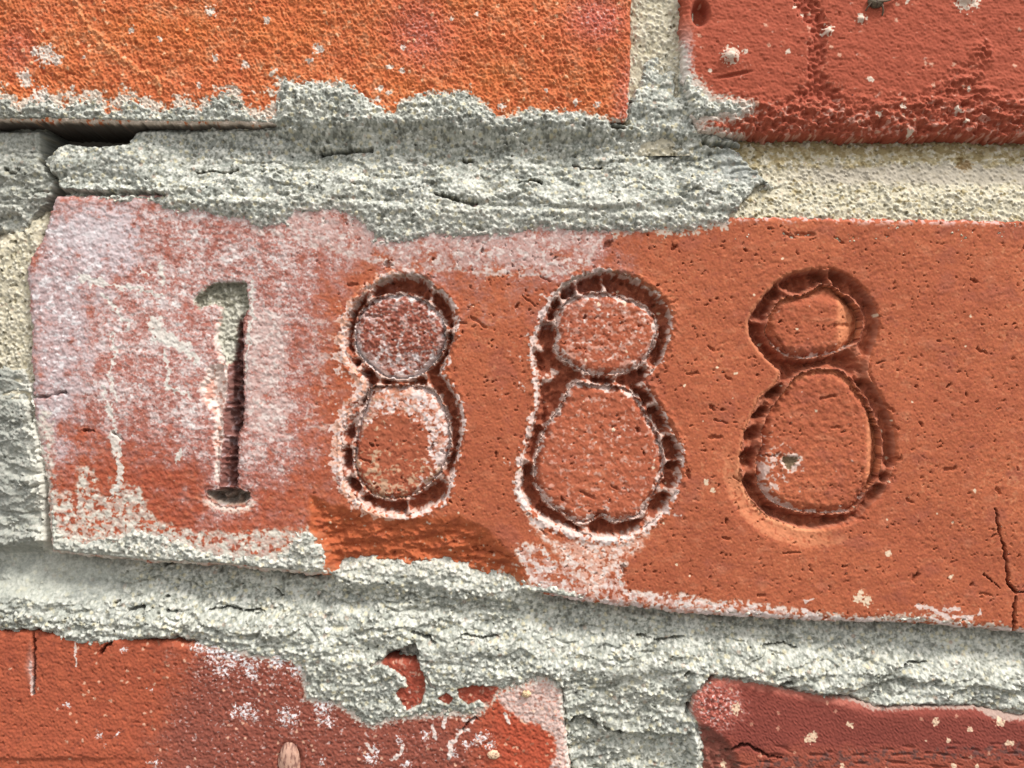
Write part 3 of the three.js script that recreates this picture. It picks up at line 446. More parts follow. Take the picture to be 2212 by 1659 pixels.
  // fired heart of the brick, laid bare by the spall
  d = chip.sd(x, y) + 7 * fbm(x / 25, y / 25, 3);
  if (d > -8) { q = ss(-4, 8, d); mix3(c, [188, 94, 50], 0.8 * q); mix3(c, [158, 76, 48], 0.4 * q * ss(0, 0.6, fbm(x / 42, y / 22, 4))); mix3(c, [214, 130, 80], 0.5 * q * crust(0.2, g)); mix3(c, [120, 56, 36], 0.45 * q * crust(0.1, -g2)); mix3(c, [206, 112, 62], 0.5 * q * ss(0.1, 0.6, fbm(x / 14, y / 9 + 9, 3))); mix3(c, [222, 208, 196], 0.8 * q * crust(0.08 + 0.4 * n1 + 0.3 * ss(1200, 1250, y), g)); }
  if (x > 1560) { const top = y - (462 + 0.0125 * (x - 1590)); mix3(c, [206, 104, 82], 0.6 * ss(16, 2, top + 4 * gn(x / 17, y / 9))); mix3(c, [222, 190, 188], 0.8 * ss(1, 8, top) * ss(26, 10, top) * crust(0.4 + 0.6 * n1, g)); }
  // numerals: lime caught on their rims, dark kiln skin in the first loop
  for (let i = 0; i < 3; i++) {
    const e = eights[i], so = e.outer.sd(x, y);
    if (so < -40) continue;
    const u = e.upper.sd(x, y), l = e.lower.sd(x, y), si = Math.max(u, l), nn = 3 * gn(x / 11, y / 11) + 3 * g;
    if (si > 0) {
      const rim = ss(15 + 12 * n1 + 14 * gn(x / 38, y / 38), 1, si + nn);
      if (i === 0) {
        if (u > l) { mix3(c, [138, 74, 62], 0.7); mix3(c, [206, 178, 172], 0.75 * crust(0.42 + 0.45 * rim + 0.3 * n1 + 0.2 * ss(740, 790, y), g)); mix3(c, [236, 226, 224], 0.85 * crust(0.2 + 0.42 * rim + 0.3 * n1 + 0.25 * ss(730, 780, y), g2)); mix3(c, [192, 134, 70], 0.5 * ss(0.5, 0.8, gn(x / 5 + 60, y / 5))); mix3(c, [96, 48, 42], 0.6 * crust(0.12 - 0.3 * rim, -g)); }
        else { const m = ss(0.2, -0.22, 1 - Math.hypot((x - 845) / 78, (y - 980) / 90) + 0.34 * n1 + 0.15 * n3); mix3(c, [162, 86, 60], 0.4); mix3(c, [222, 176, 160], 0.7 * crust(0.1 + 0.62 * m * ss(1070, 950, y), g)); mix3(c, [236, 220, 216], 0.86 * crust(-0.02 + 0.6 * m * ss(1150, 980, y) + 0.3 * n1 + 0.25 * rim, g2)); mix3(c, [206, 176, 146], 0.75 * crust(0.12 + 0.3 * ss(950, 1050, y) + 0.15 * ss(870, 800, x), g)); mix3(c, [206, 116, 76], 0.6 * ss(24, 4, Math.abs(y - 848)) * ss(70, 20, Math.abs(x - 842)) * crust(0.6, g)); }
      } else if (i === 1) { mix3(c, [172, 90, 64], 0.4); mix3(c, [216, 170, 156], 0.65 * crust(0.3 + 0.3 * rim + (u > l ? 0.14 : 0) + 0.3 * n1, g)); mix3(c, [236, 218, 210], 0.85 * crust(0.08 + 0.6 * rim + (u > l ? 0.1 : 0) + 0.3 * n1, g2)); }
      else { const r = u > l ? ss(1804, 1818, x + 3 * n1) : ss(1870, 1882, x + (y - 900) * 0.02 + 3 * n1); mix3(c, [222, 142, 98], 0.8 * Math.max(r, rim * ss(900, 830, y) * (u > l ? ss(740, 660, y) : 1))); mix3(c, [226, 206, 198], 0.8 * crust(0.62 * rim * ss(u > l ? 720 : 1040, u > l ? 760 : 1080, y) + (u > l ? 0.04 : 0.55 * ss(1745, 1650, x) * ss(900, 1000, y)) + 0.15 * n1, g)); }
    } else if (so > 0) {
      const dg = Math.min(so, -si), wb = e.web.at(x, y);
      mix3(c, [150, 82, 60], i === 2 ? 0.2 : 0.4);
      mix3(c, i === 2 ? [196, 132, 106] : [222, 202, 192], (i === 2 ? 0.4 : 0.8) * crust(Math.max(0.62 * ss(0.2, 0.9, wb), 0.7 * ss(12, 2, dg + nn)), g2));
    } else {
      const left = ss(0.2, -0.3, (x - (i === 0 ? 870 : i === 1 ? 1300 : 1765)) / 130), low = ss(980, 1080, y), right = ss(-0.1, 0.3, (x - (i === 0 ? 870 : 1310)) / 130) * (1 - 0.8 * low);
      const reach = (i === 0 ? 10 + 22 * left * ss(640, 800, y) * ss(1150, 1020, y) + 8 * left + 9 * n1 : i === 1 ? 4 + 9 * left + 11 * low + 6 * n1 : 3);
      if (e.white > 0.5) { mix3(c, [234, 216, 210], 0.88 * crust(ss(-reach - 5, -1, so + nn) * 0.9 + 0.3 * n1 + 0.5 * gn(x / 34 + 3, y / 34) - (i === 1 ? 0.42 : 0.2) * right, g)); mix3(c, [134, 116, 98], 0.6 * ss(-9, -2, so + nn) * ss(650, 610, y) * crust(0.6, g2)); }
      if (i === 0) mix3(c, [212, 128, 86], 0.5 * ss(-34, -10, so + nn) * left * crust(0.5, g));
      if (i === 2) mix3(c, [210, 134, 94], 0.75 * crust(0.75, g) * ss(-46, -30, so + nn + 8 * n1) * ss(0.12, 0.4, ((y - 1000) * 0.8 - (x - 1700) * 0.6) / 240 + 0.12 * n1) + 0.6 * ss(-11, -3, so + nn) * left);
    }
  }
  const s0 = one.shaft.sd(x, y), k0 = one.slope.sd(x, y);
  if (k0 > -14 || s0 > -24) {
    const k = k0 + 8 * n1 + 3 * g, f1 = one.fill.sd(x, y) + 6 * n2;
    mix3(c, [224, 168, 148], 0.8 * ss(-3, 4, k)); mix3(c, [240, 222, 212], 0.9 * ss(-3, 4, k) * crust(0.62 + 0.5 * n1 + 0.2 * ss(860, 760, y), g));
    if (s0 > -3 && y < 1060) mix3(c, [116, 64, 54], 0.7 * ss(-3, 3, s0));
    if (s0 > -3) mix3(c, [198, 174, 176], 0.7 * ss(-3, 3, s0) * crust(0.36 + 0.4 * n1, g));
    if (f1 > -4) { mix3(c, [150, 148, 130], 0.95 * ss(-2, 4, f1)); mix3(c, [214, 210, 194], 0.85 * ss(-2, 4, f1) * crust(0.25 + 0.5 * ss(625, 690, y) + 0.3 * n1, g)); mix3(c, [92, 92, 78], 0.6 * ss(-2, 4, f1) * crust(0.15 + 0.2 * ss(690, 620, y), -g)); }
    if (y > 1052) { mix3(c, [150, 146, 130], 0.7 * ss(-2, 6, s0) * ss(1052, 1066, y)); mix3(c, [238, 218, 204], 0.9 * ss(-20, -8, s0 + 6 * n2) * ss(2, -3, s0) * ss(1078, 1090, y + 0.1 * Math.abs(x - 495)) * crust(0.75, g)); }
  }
  mix3(c, [238, 218, 190], 0.9 * flecksNumbered(x, y));
  d = shard.sd(x, y); if (d > -16) { mix3(c, [228, 208, 198], 0.85 * crust(0.75 * ss(-14, -3, d + nn3(x, y)), g)); mix3(c, [128, 106, 80], ss(-1, 3, d + 3.5 * gn(x / 5, y / 5))); mix3(c, [168, 146, 116], 0.6 * ss(-1, 3, d) * crust(0.2, fine(x, y))); }
}
const nn3 = (x, y) => 4 * gn(x / 8, y / 8);
const flecksTopLeft = spots([[285, 65, 10], [345, 85, 7], [455, 25, 14], [578, 45, 9], [100, 118, 26], [120, 128, 18], [78, 112, 14], [52, 165, 18], [58, 178, 14], [688, 105, 14], [668, 130, 8], [530, 140, 11], [465, 125, 10], [180, 125, 6], [157, 188, 7], [430, 185, 7], [870, 100, 8], [842, 145, 9], [868, 152, 8], [1020, 225, 8], [1085, 230, 11], [1245, 220, 9], [1290, 226, 8], [1180, 195, 5], [1030, 30, 6], [975, 40, 6], [820, 190, 9], [840, 200, 7], [815, 215, 8], [90, 205, 22], [80, 215, 18]]);
function colourTopLeft(c, x, y) {
  const a = x * 0.5 + y * 0.86, b = x * 0.86 - y * 0.5, st = 0.8 * fibres(x, y) + 0.9 * fbm(x / 17, y / 15, 3), f = fbm(x / 60, y / 60, 3), n2 = fbm(x / 7, y / 6, 3), big = fbm(x / 190 + 4, y / 150, 2);
  c[0] = 204 + 8 * f; c[1] = 110 + 10 * f; c[2] = 62 + 7 * f; mix3(c, [222, 168, 132], 0.45 * crust(0.3 + 0.5 * f, grit(x + 20, y + 60)));
  mix3(c, [236, 146, 94], 0.7 * ss(0.1, 0.9, st)); mix3(c, [176, 74, 36], 0.6 * ss(0.15, 0.9, -st));
  mix3(c, [214, 116, 54], 0.5 * ss(0.1, 0.9, big + 0.4 * ss(160, 60, Math.abs(y - 60)) * ss(200, 60, Math.abs(x - 1040))));
  mix3(c, [200, 98, 62], 0.3 * ss(0, 0.6, -big + 0.2 * f));
  const pink = Math.max(ss(1, 0, Math.hypot((x - 910) / 110, (y - 70) / 130)), ss(1, 0, Math.hypot((x - 1290) / 110, (y - 40) / 90)) * 1.3, ss(1, 0.2, Math.hypot((x - 40) / 60, (y - 110) / 80)) * 0.6, ss(60, 0, 1362 - x) * ss(60, 200, y));
  mix3(c, [188, 92, 80], 0.6 * pink); mix3(c, [226, 178, 170], 0.8 * pink * ss(0.1, 0.6, n2));
  mix3(c, [236, 164, 112], 0.6 * crust(0.85 * flakeTopLeft.at(x + 12 * gn(x / 16, y / 16), y + 8 * gn(x / 12, y / 12)), fine(x, y)));
  mix3(c, [126, 60, 38], 0.6 * ss(0.62, 0.8, gn(x / 9 + 30, y / 7)));
  mix3(c, [242, 200, 160], 0.8 * specks(x, y, 15, 0.05));
  const near = ss(x < 600 ? -48 : -22, 6, greyUpper.sd(x, y)) * (y < 275 ? 1 : 0); if (near > 0) mix3(c, LIME, 0.85 * crust(0.75 * near + 0.3 * f, grit(x + 70, y)));
  mix3(c, [226, 216, 206], 0.9 * flecksTopLeft(x, y));
  if (y > 255) mix3(c, [84, 75, 66], 0.95 * ss(1, -2, brickTopLeft.sd(x, y) + 5 * (0.7 * fbm(x / 42, y / 42, 2) + 0.5 * gn(x / 8, y / 8))));       // underside painted dark: shade of the gap put into the colour
  const g = grit(x, y); mix3(c, [240, 176, 130], 0.5 * crust(0.1, g)); mix3(c, [140, 62, 36], 0.45 * crust(0.1, -g));
  mul3(c, 1 + 0.08 * gn(x / 3.1, y / 3.1));
}
const flecksTopRight = spots([[1577, 120, 22], [1608, 112, 7], [1860, 42, 13], [2085, 0, 28], [2105, 4, 16], [1880, 172, 9], [1702, 112, 7], [1533, 155, 6], [2070, 236, 11], [2090, 258, 7], [2095, 192, 6], [1787, 66, 14], [1960, 3, 7], [1950, 230, 8], [1718, 14, 7], [1735, 30, 7], [1900, 245, 8], [1970, 285, 10]]);
function colourTopRight(c, x, y) {
  const f = fbm(x / 40, y / 30, 3), n2 = fbm(x / 8, y / 7, 3), r = roughTopRight.sd(x, y) + 22 * fbm(x / 28, y / 24, 4);
  c[0] = 170 + 9 * f; c[1] = 80 + 6 * f; c[2] = 54 + 5 * f;
  mix3(c, [196, 104, 76], 0.45 * ss(0.1, 0.9, gn(x / 12, y / 3.4)));
  mix3(c, [164, 82, 62], 0.3 * ss(-30, 40, r) * ss(-0.4, 0.4, n2 + f)); mix3(c, [206, 128, 102], 0.55 * ss(-10, 14, r) * ss(0.2, 0.7, fbm(x / 13, y / 10, 3)));
  mix3(c, [204, 122, 94], 0.45 * crust(0.1 + 0.3 * f, grit(x, y))); mix3(c, [128, 54, 40], 0.4 * crust(0.08, -grit(x, y)));
  const g = gougeTopRight.at(x + 14 * fbm(x / 18, y / 18, 3), y + 12 * fbm(x / 14 + 6, y / 14, 2)); mix3(c, [158, 68, 50], 0.2 * ss(0.1, 0.5, g)); mix3(c, [214, 140, 116], 0.7 * ss(0.02, 0.12, g) * ss(0.3, 0.2, g) * ss(-0.2, 0.5, n2));
  mix3(c, [220, 168, 152], 0.75 * crust(0.32 * ss(190, 250, y) + 0.3 * fbm(x / 30 + 9, y / 22, 3), grit(x + 5, y)));
  mix3(c, [210, 184, 182], 0.75 * ss(0.2, 0.7, ss(46, 4, x - 1472) + 0.5 * n2 - 0.1) * ss(20, 120, y));
  mix3(c, LIME, 0.85 * ss(0.35, 0.8, ss(-40, 6, greyUpper.sd(x, y)) + 0.5 * n2));
  mix3(c, [236, 206, 182], 0.6 * specks(x, y, 17, 0.04));
  mix3(c, [236, 222, 204], 0.9 * flecksTopRight(x, y));
  mul3(c, 1 + 0.05 * gn(x / 3.2, y / 3.2));
}
const whiteBloom = spots([[620, 1550, 26], [530, 1540, 22], [548, 1545, 16], [505, 1545, 12], [470, 1410, 34], [500, 1425, 26], [540, 1440, 22], [600, 1430, 24], [640, 1450, 18], [480, 1450, 18], [545, 1462, 16], [430, 1400, 18], [700, 1530, 22], [712, 1560, 16], [690, 1560, 10], [268, 1404, 8], [250, 1588, 8], [212, 1590, 9], [226, 1614, 6], [145, 1525, 7], [325, 1490, 6], [695, 1645, 12], [335, 1650, 14], [860, 1600, 12], [800, 1640, 14], [812, 1625, 12], [880, 1650, 10], [1035, 1600, 14], [1060, 1610, 12], [1050, 1590, 12], [1010, 1610, 12], [920, 1590, 12], [980, 1630, 9]]);
const whiteThreads = new Strokes([[6, 962, 1550, 958, 1570], [6, 935, 1570, 940, 1595], [7, 1010, 1575, 990, 1585, 975, 1610, 970, 1640], [6, 870, 1610, 865, 1630, 845, 1640], [6, 790, 1605, 805, 1625], [6, 1090, 1540, 1100, 1560], [7, 1000, 1555, 1020, 1560, 1030, 1550], [5, 65, 1430, 67, 1460, 68, 1500], [4, 163, 1390, 165, 1440]], pairs);
const paleEnd = outline(onGrid(1, 2, [980, 1180, 1200, 1110, 1330, 1040, 1460, 1130, 1460, 1300, 1500, 1400, 1510, 1750, 1290, 1750, 1350, 1640, 1390, 1560, 1370, 1460, 1290, 1390, 1200, 1370, 1120, 1330, 1050, 1270]), { step: 3 });
function colourBottomLeft(c, x, y) {
  const f = fbm(x / 40, y / 40, 3), n1 = fbm(x / 16, y / 16, 3), n2 = fbm(x / 7, y / 6, 3), dark = ss(330, 470, x + 0.35 * (y - 1450) + 45 * fbm(x / 60, y / 60, 2)) * ss(1100, 960, x + 0.4 * (1600 - y) + 50 * f);
  c[0] = 172 + 10 * f; c[1] = 84 + 8 * f; c[2] = 54 + 5 * f;
  mix3(c, [198, 102, 64], 0.5 * ss(0.2, 0.8, fbm(x / 11, y / 9, 2)));
  mix3(c, [136, 72, 58], 0.8 * dark); mix3(c, [160, 104, 92], 0.6 * dark * ss(0.1, 0.7, n2));
  mix3(c, [188, 74, 46], 0.5 * ss(1000, 1100, x));
  mix3(c, [226, 206, 204], 0.75 * dark * ss(0.45, 0.75, n2 + 0.3 * n1 + 0.25 * ss(1560, 1430, y)));
  mix3(c, [150, 122, 100], 0.6 * ss(0.35, 0.7, n1) * ss(250, 380, x) * (1 - dark));
  let d = paleEnd.sd(x, y) + 7 * n1;
  if (d > -14) mix3(c, [222, 202, 194], 0.9 * ss(0.05, 0.8, ss(-4, 8, d) * (0.75 + 0.5 * n2)));
  let bare = 1; for (const p of peeled) bare = Math.min(bare, ss(0, -6, p.sd(x, y))); if (bare < 1) { mix3(c, [158, 70, 48], 1 - bare); mix3(c, [206, 176, 160], 0.6 * (1 - bare) * crust(0.28, grit(x + 9, y))); }
  mix3(c, LIME, bare * 0.85 * ss(0.4, 0.85, ss(-30, 4, greyLower.sd(x, y)) + 0.45 * n2) * ss(380, 520, x));
  mix3(c, [244, 240, 242], 0.92 * ss(0.2, 0.7, whiteBloom(x + 12 * n1, y + 10 * n2) + 0.1 * n2 - 0.1) * ss(-0.45, 0.2, n2));
  mix3(c, [238, 226, 218], 0.9 * ss(0.2, 0.6, whiteThreads.at(x + 6 * n1, y + 5 * n1) + 0.25 * n2));
  mix3(c, [240, 200, 172], 0.75 * specks(x, y, 13, 0.06)); mix3(c, [120, 56, 38], 0.5 * specks(x + 200, y, 15, 0.08));
  const pk = ss(20, 2, Math.abs(x - 66) + Math.abs(y - 1440) * 0.25); mix3(c, [206, 160, 150], 0.6 * pk);
  const g = grit(x, y); mix3(c, [206, 130, 96], 0.5 * crust(0.06, g)); mix3(c, [112, 50, 36], 0.45 * crust(0.08, -g)); mix3(c, [222, 202, 198], 0.7 * dark * crust(0.08 + 0.4 * n1, grit(x + 50, y)));
  mul3(c, 1 + 0.07 * gn(x / 3.2, y / 3.2));
}
const flecksBottomRight = spots([[1750, 1595, 13], [1758, 1588, 9], [1836, 1566, 9], [2022, 1561, 10], [2095, 1575, 8], [2181, 1605, 10], [2050, 1600, 7], [1590, 1530, 13], [2160, 1560, 12], [1565, 1655, 9], [1820, 1655, 7], [2000, 1600, 4], [2060, 1655, 9], [2110, 1655, 6]]);
const stainsBottomRight = outline(pairs([1660, 1640, 1760, 1632, 1860, 1616, 1960, 1622, 2060, 1616, 2212, 1610, 2300, 1620, 2300, 1640, 2100, 1640, 1960, 1642, 1700, 1662, 1600, 1680, 1590, 1650]), { step: 3 });
function colourBottomRight(c, x, y) {
  const f = fbm(x / 50, y / 40, 3), n1 = fbm(x / 16, y / 12, 3), n2 = fbm(x / 7, y / 6, 3);
  c[0] = 134 + 8 * f; c[1] = 60 + 5 * f; c[2] = 47 + 4 * f;
  mix3(c, [160, 82, 66], 0.5 * ss(0.1, 0.9, gn((x + y) / 9, (x - y) / 4.5)));
  mix3(c, [164, 84, 60], 0.7 * ss(1600, 1640, y + 20 * f - (x - 1800) * 0.03));
  const edge = brickBottomRight.sd(x, y); mix3(c, [206, 126, 108], 0.75 * ss(22, 8, edge + 6 * n1) * ss(1900, 1800, x)); 
  const corner = ss(0, 0.6, 1 - Math.hypot((x - 1545) / 80, (y - 1525) / 66) + 0.3 * n1); mix3(c, [190, 104, 88], 0.7 * corner); mix3(c, [230, 204, 200], 0.9 * corner * ss(0, 0.5, n2 + 0.2 * n1));
  const st = stainsBottomRight.sd(x, y) + 12 * n1; mix3(c, [92, 62, 58], 0.7 * ss(-4, 8, st) * ss(0, 0.5, n1 + 0.3 * n2 + 0.15));
  const b = brokenCorner.sd(x, y); mix3(c, [132, 78, 66], 0.7 * ss(-3, 6, b)); mix3(c, [104, 80, 66], 0.5 * ss(-3, 6, b) * ss(0.1, 0.6, n1));
  mix3(c, [188, 172, 160], 0.8 * ss(0.5, 0.9, ss(-18, 4, greyLower.sd(x, y)) + 0.35 * n2));
  mix3(c, [240, 212, 180], 0.9 * flecksBottomRight(x, y));
  mix3(c, [232, 180, 150], 0.6 * specks(x, y, 17, 0.04));
  mul3(c, 1 + 0.05 * gn(x / 3.2, y / 3.2));
}
function colourLeft(c, x, y) { const f = fbm(x / 40, y / 40, 3); c[0] = 176 + 10 * f; c[1] = 82 + 7 * f; c[2] = 58 + 5 * f; mul3(c, 1 + 0.06 * gn(x / 3.2, y / 3.2)); }
function sand(c, x, y, size, k) {            // single sand grains: white, yellow, brown and dark
  cells(x / size, y / size); const id = W.id, on = ss(0.55, 0.3, W.f1) * k;
  if (id > 0.62) mix3(c, [232, 230, 218], 0.65 * on); else if (id > 0.53) mix3(c, [226, 212, 170], 0.6 * on); else if (id > 0.515) mix3(c, [180, 140, 118], 0.45 * on); else if (id < 0.2) mix3(c, [98, 98, 88], 0.6 * on);
}
function colourGrey(c, x, y, smooth) {
  const f = fbm(x / 70, y / 40, 3), n2 = fbm(x / 8, y / 7, 3), k = 1 - 0.7 * smooth, g = fine(x, y), h = fbm(x / 160 + 6, y / 70, 2);
  c[0] = 164 + 12 * f; c[1] = 167 + 12 * f; c[2] = 157 + 11 * f;
  mix3(c, [150, 152, 146], 0.5 * ss(0, 0.6, h)); mix3(c, [194, 193, 180], 0.5 * ss(0, 0.6, -h));
  mix3(c, [222, 222, 212], 0.7 * k * crust(0.36 + 0.5 * f, g)); mix3(c, [116, 115, 104], 0.6 * k * crust(0.16 - 0.4 * f, -g));
  sand(c, x, y, 10.5, k); sand(c, x + 400, y, 5.6, 0.7 * k);
  mul3(c, 1 + 0.07 * gn(x / 3, y / 3));
}
function colourUpper(c, x, y) {
  colourGrey(c, x, y, 0);
  const n2 = fbm(x / 8, y / 7, 3), d = greyUpper.sd(x, y);
  mix3(c, [150, 154, 152], 0.45 * ss(0, 0.6, 1 - Math.hypot((x - 1600) / 70, (y - 345) / 60)));
  if (x < 120) mix3(c, [140, 140, 130], 0.4 * ss(120, 80, x));
  const lower = ss(395, 440, y + 20 * fbm(x / 60, 3, 2)); mix3(c, [226, 223, 210], 0.55 * lower * ss(-0.2, 0.5, n2));  // light on the lower half of the joint, painted in as a paler tone
  mix3(c, [196, 168, 160], 0.5 * ss(20, -4, d) * (y > 440 && x > 500 ? 1 : 0) * ss(-0.2, 0.5, n2));
}
function colourLower(c, x, y) {
  const smooth = ss(1335, 1270, y) * ss(320, 200, x);
  colourGrey(c, x, y, smooth);
  const n2 = fbm(x / 8, y / 7, 3);
  mix3(c, [220, 218, 200], 0.3 * ss(-0.1, 0.5, n2 + 0.3 * fbm(x / 90, y / 50, 2)));
  mix3(c, [226, 218, 206], 0.5 * ss(-0.3, 0.4, n2) * ss(1250, 1150, y - x * 0.05));
  if (x < 100 && y < 1200) mix3(c, [138, 140, 132], 0.4 * ss(56, 20, x - (y - 850) * 0.11 + 10 * n2)); if (x < 100 && y < 1200) mix3(c, [226, 222, 208], 0.7 * ss(28, 66, x - (y - 850) * 0.11 + 10 * n2));
}
function colourCream(c, x, y) {
  const f = fbm(x / 60, y / 40, 3), n2 = fbm(x / 9, y / 7, 3);
  c[0] = 204 + 10 * f; c[1] = 195 + 10 * f; c[2] = 171 + 12 * f;
  mix3(c, [236, 226, 196], 0.6 * ss(0, 0.6, n2)); mix3(c, [146, 130, 92], 0.6 * ss(0.15, 0.8, -n2 - 0.1));
  sand(c, x, y, 8, 0.6); mix3(c, [92, 84, 62], 0.8 * specks(x, y, 13, 0.2));
  mul3(c, 1 + 0.06 * gn(x / 3, y / 3));
}
function colourCreamBed(c, x, y) {
  colourCream(c, x, y);
  const n2 = fbm(x / 9, y / 7, 3), n1 = fbm(x / 30, y / 20, 3);
  mix3(c, [126, 106, 64], 0.75 * crust(0.1 + 0.5 * n1 + 0.42 * ss(362, 316, y), grit(x, y))); mix3(c, [172, 154, 110], 0.6 * crust(0.2 + 0.5 * n1 + 0.42 * ss(375, 330, y), grit(x + 77, y)));      // brown-green tone, stronger towards the upper edge
  mix3(c, [178, 168, 152], 0.8 * ss(30, 12, Math.abs(y - 370) + 14 * n1) * ss(1640, 1850, x));                   // trowelled skin
  mix3(c, [112, 82, 40], 0.7 * ss(0.3, 0.7, 1 - Math.hypot((x - 2100) / 30, (y - 348) / 26) + 0.6 * n2));
}

// ------------------------------------------------------------------ building the pieces
const ALBEDO = 0.72;
const axis = (a, b, lo, hi, step) => {       // fine where the photograph looks, coarser beyond
  const p = []; let s = step;
  for (let v = Math.max(a, lo); v < Math.min(b, hi) + step; v += step) p.push(v);
  for (let v = p[p.length - 1]; v < b;) { s = Math.min(s * 1.25, 26); v = Math.min(b, v + s); p.push(v); }
  s = step;
  for (let v = p[0]; v > a;) { s = Math.min(s * 1.25, 26); v = Math.max(a, v - s); p.unshift(v); }
  return p;
};
function paint(x0, y0, x1, y1, colour) {
  const step = Math.max(1.1, (x1 - x0) / 2040, (y1 - y0) / 2040), w = Math.ceil((x1 - x0) / step), h = Math.ceil((y1 - y0) / step), d = new Uint8Array(w * h * 4), c = [0, 0, 0];
  for (let j = 0; j < h; j++) for (let i = 0; i < w; i++) {
    colour(c, x0 + (i + 0.5) / w * (x1 - x0), y0 + (j + 0.5) / h * (y1 - y0));
    const o = (j * w + i) * 4; d[o] = clamp(c[0], 0, 255); d[o + 1] = clamp(c[1], 0, 255); d[o + 2] = clamp(c[2], 0, 255); d[o + 3] = 255;
  }
  const t = new THREE.DataTexture(d, w, h); t.colorSpace = THREE.SRGBColorSpace; t.magFilter = THREE.LinearFilter; t.minFilter = THREE.LinearFilter; t.needsUpdate = true;
  return t;
}
function part(name, geometry, material, parent, label) {
  const m = new THREE.Mesh(geometry, material); m.name = name; m.castShadow = m.receiveShadow = true;
  if (label) m.userData.label = label;
  parent.add(m); return m;
}
let triangles = 0;
// one piece of the wall: a relief over x0..x1, y0..y1; over() is what may cover it, and split() sends quads to sub-parts
function piece(name, label, parent, [x0, y0, x1, y1], relief, colour, { over = () => -200, split, material, step = 2.2 } = {}) {
  const xs = axis(x0, x1, -50, 2262, step), ys = axis(y0, y1, -50, 1709, step), w = xs.length, h = ys.length, H = new Float32Array(w * h), seen = new Uint8Array(w * h);
  for (let j = 0; j < h; j++) for (let i = 0; i < w; i++) { const o = j * w + i, z = H[o] = relief(xs[i], ys[j]); seen[o] = z > -165 && z > over(xs[i], ys[j]) - 9 ? 1 : 0; }
  const mat = material || new THREE.MeshStandardMaterial({ roughness: 0.94, map: paint(x0, y0, x1, y1, colour) });
  mat.color.setScalar(ALBEDO);
  const lists = new Map();
  for (let j = 0; j + 1 < h; j++) for (let i = 0; i + 1 < w; i++) {
    const a = j * w + i, b = a + 1, c = a + w, d = c + 1;
    if (!(seen[a] | seen[b] | seen[c] | seen[d])) continue;
    const k = split ? split((xs[i] + xs[i + 1]) / 2, (ys[j] + ys[j + 1]) / 2) : -1;
    if (!lists.has(k)) lists.set(k, []);
    const l = lists.get(k);
    if (Math.abs(H[a] - H[d]) < Math.abs(H[b] - H[c])) l.push(a, c, d, a, d, b); else l.push(a, c, b, b, c, d);
  }
  const meshOf = (list) => {
    const at = new Map(), pos = [], nor = [], uv = [], idx = new Uint32Array(list.length);
    list.forEach((o, n) => {
      let k = at.get(o);
      if (k === undefined) {
        k = at.size; at.set(o, k);
        const i = o % w, j = (o - i) / w, l = Math.max(i - 1, 0), r = Math.min(i + 1, w - 1), u = Math.max(j - 1, 0), v = Math.min(j + 1, h - 1);
        const gx = (H[j * w + r] - H[j * w + l]) / (xs[r] - xs[l]), gy = (H[v * w + i] - H[u * w + i]) / (ys[v] - ys[u]), n1 = Math.hypot(gx, gy, 1);
        pos.push((xs[i] - MID_X) * UNIT, (MID_Y - ys[j]) * UNIT, H[o] * UNIT); nor.push(-gx / n1, gy / n1, 1 / n1); uv.push((xs[i] - x0) / (x1 - x0), (ys[j] - y0) / (y1 - y0));
      }
      idx[n] = k;
    });
    const g = new THREE.BufferGeometry();
    g.setAttribute('position', new THREE.Float32BufferAttribute(pos, 3)); g.setAttribute('normal', new THREE.Float32BufferAttribute(nor, 3)); g.setAttribute('uv', new THREE.Float32BufferAttribute(uv, 2)); g.setIndex(new THREE.BufferAttribute(idx, 1));
    triangles += idx.length / 3;
    return g;
  };
  const m = part(name, meshOf(lists.get(-1)), mat, parent, label);
  return { mesh: m, mat, rest: [...lists].filter(([k]) => k !== -1).sort((a, b) => a[0] - b[0]).map(([k, l]) => [k, meshOf(l)]) };
}

const wall = new THREE.Group();
wall.name = 'brick_wall';
wall.position.set(0, EYE_HEIGHT, 0);
wall.userData = { label: 'old red brick wall with a brick stamped 1888 between rough grey mortar joints', category: 'wall', kind: 'thing' };
scene.add(wall);

const upperOver = mortarUpper, lowerOver = mortarLower;
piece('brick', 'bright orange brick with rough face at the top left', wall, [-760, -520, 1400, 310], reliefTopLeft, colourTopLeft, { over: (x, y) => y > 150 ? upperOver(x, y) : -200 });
const topRight = piece('brick', 'red brick with gouged face and broken lower edge at the top right', wall, [1435, -520, 2650, 345], reliefTopRight, colourTopRight, { over: (x, y) => x < 1700 && y > 90 ? upperOver(x, y) : -200 });
const numbered = piece('brick', 'red brick stamped with the year 1888, limed white at its left end', wall, [20, 380, 2600, 1430], reliefNumbered, colourNumbered, {
  over: (x, y) => Math.max(y < 620 ? upperOver(x, y) : -200, y > 1000 || x < 130 ? lowerOver(x, y) : -200), split: numeralReach });
const numeralNames = ['stamped numeral one, partly filled with grey mortar', 'first stamped numeral eight, rimmed with white lime', 'second stamped numeral eight, the widest one with white rims', 'last stamped numeral eight, clean with an orange sloping edge'];
for (const [k, g] of numbered.rest) part('numeral', g, numbered.mat, numbered.mesh, numeralNames[k]);
const bottomLeft = piece('brick', 'orange brown brick with white bloom at the bottom left', wall, [-900, 1320, 1270, 2240], reliefBottomLeft, colourBottomLeft, { over: (x, y) => y < 1650 ? lowerOver(x, y) : -200 });
const bottomRight = piece('brick', 'dark red brick with a broken corner at the bottom right', wall, [1460, 1430, 2680, 2240], reliefBottomRight, colourBottomRight, { over: (x, y) => lowerOver(x, y) });
piece('brick', null, wall, [-900, 380, -45, 1220], reliefLeft, colourLeft);

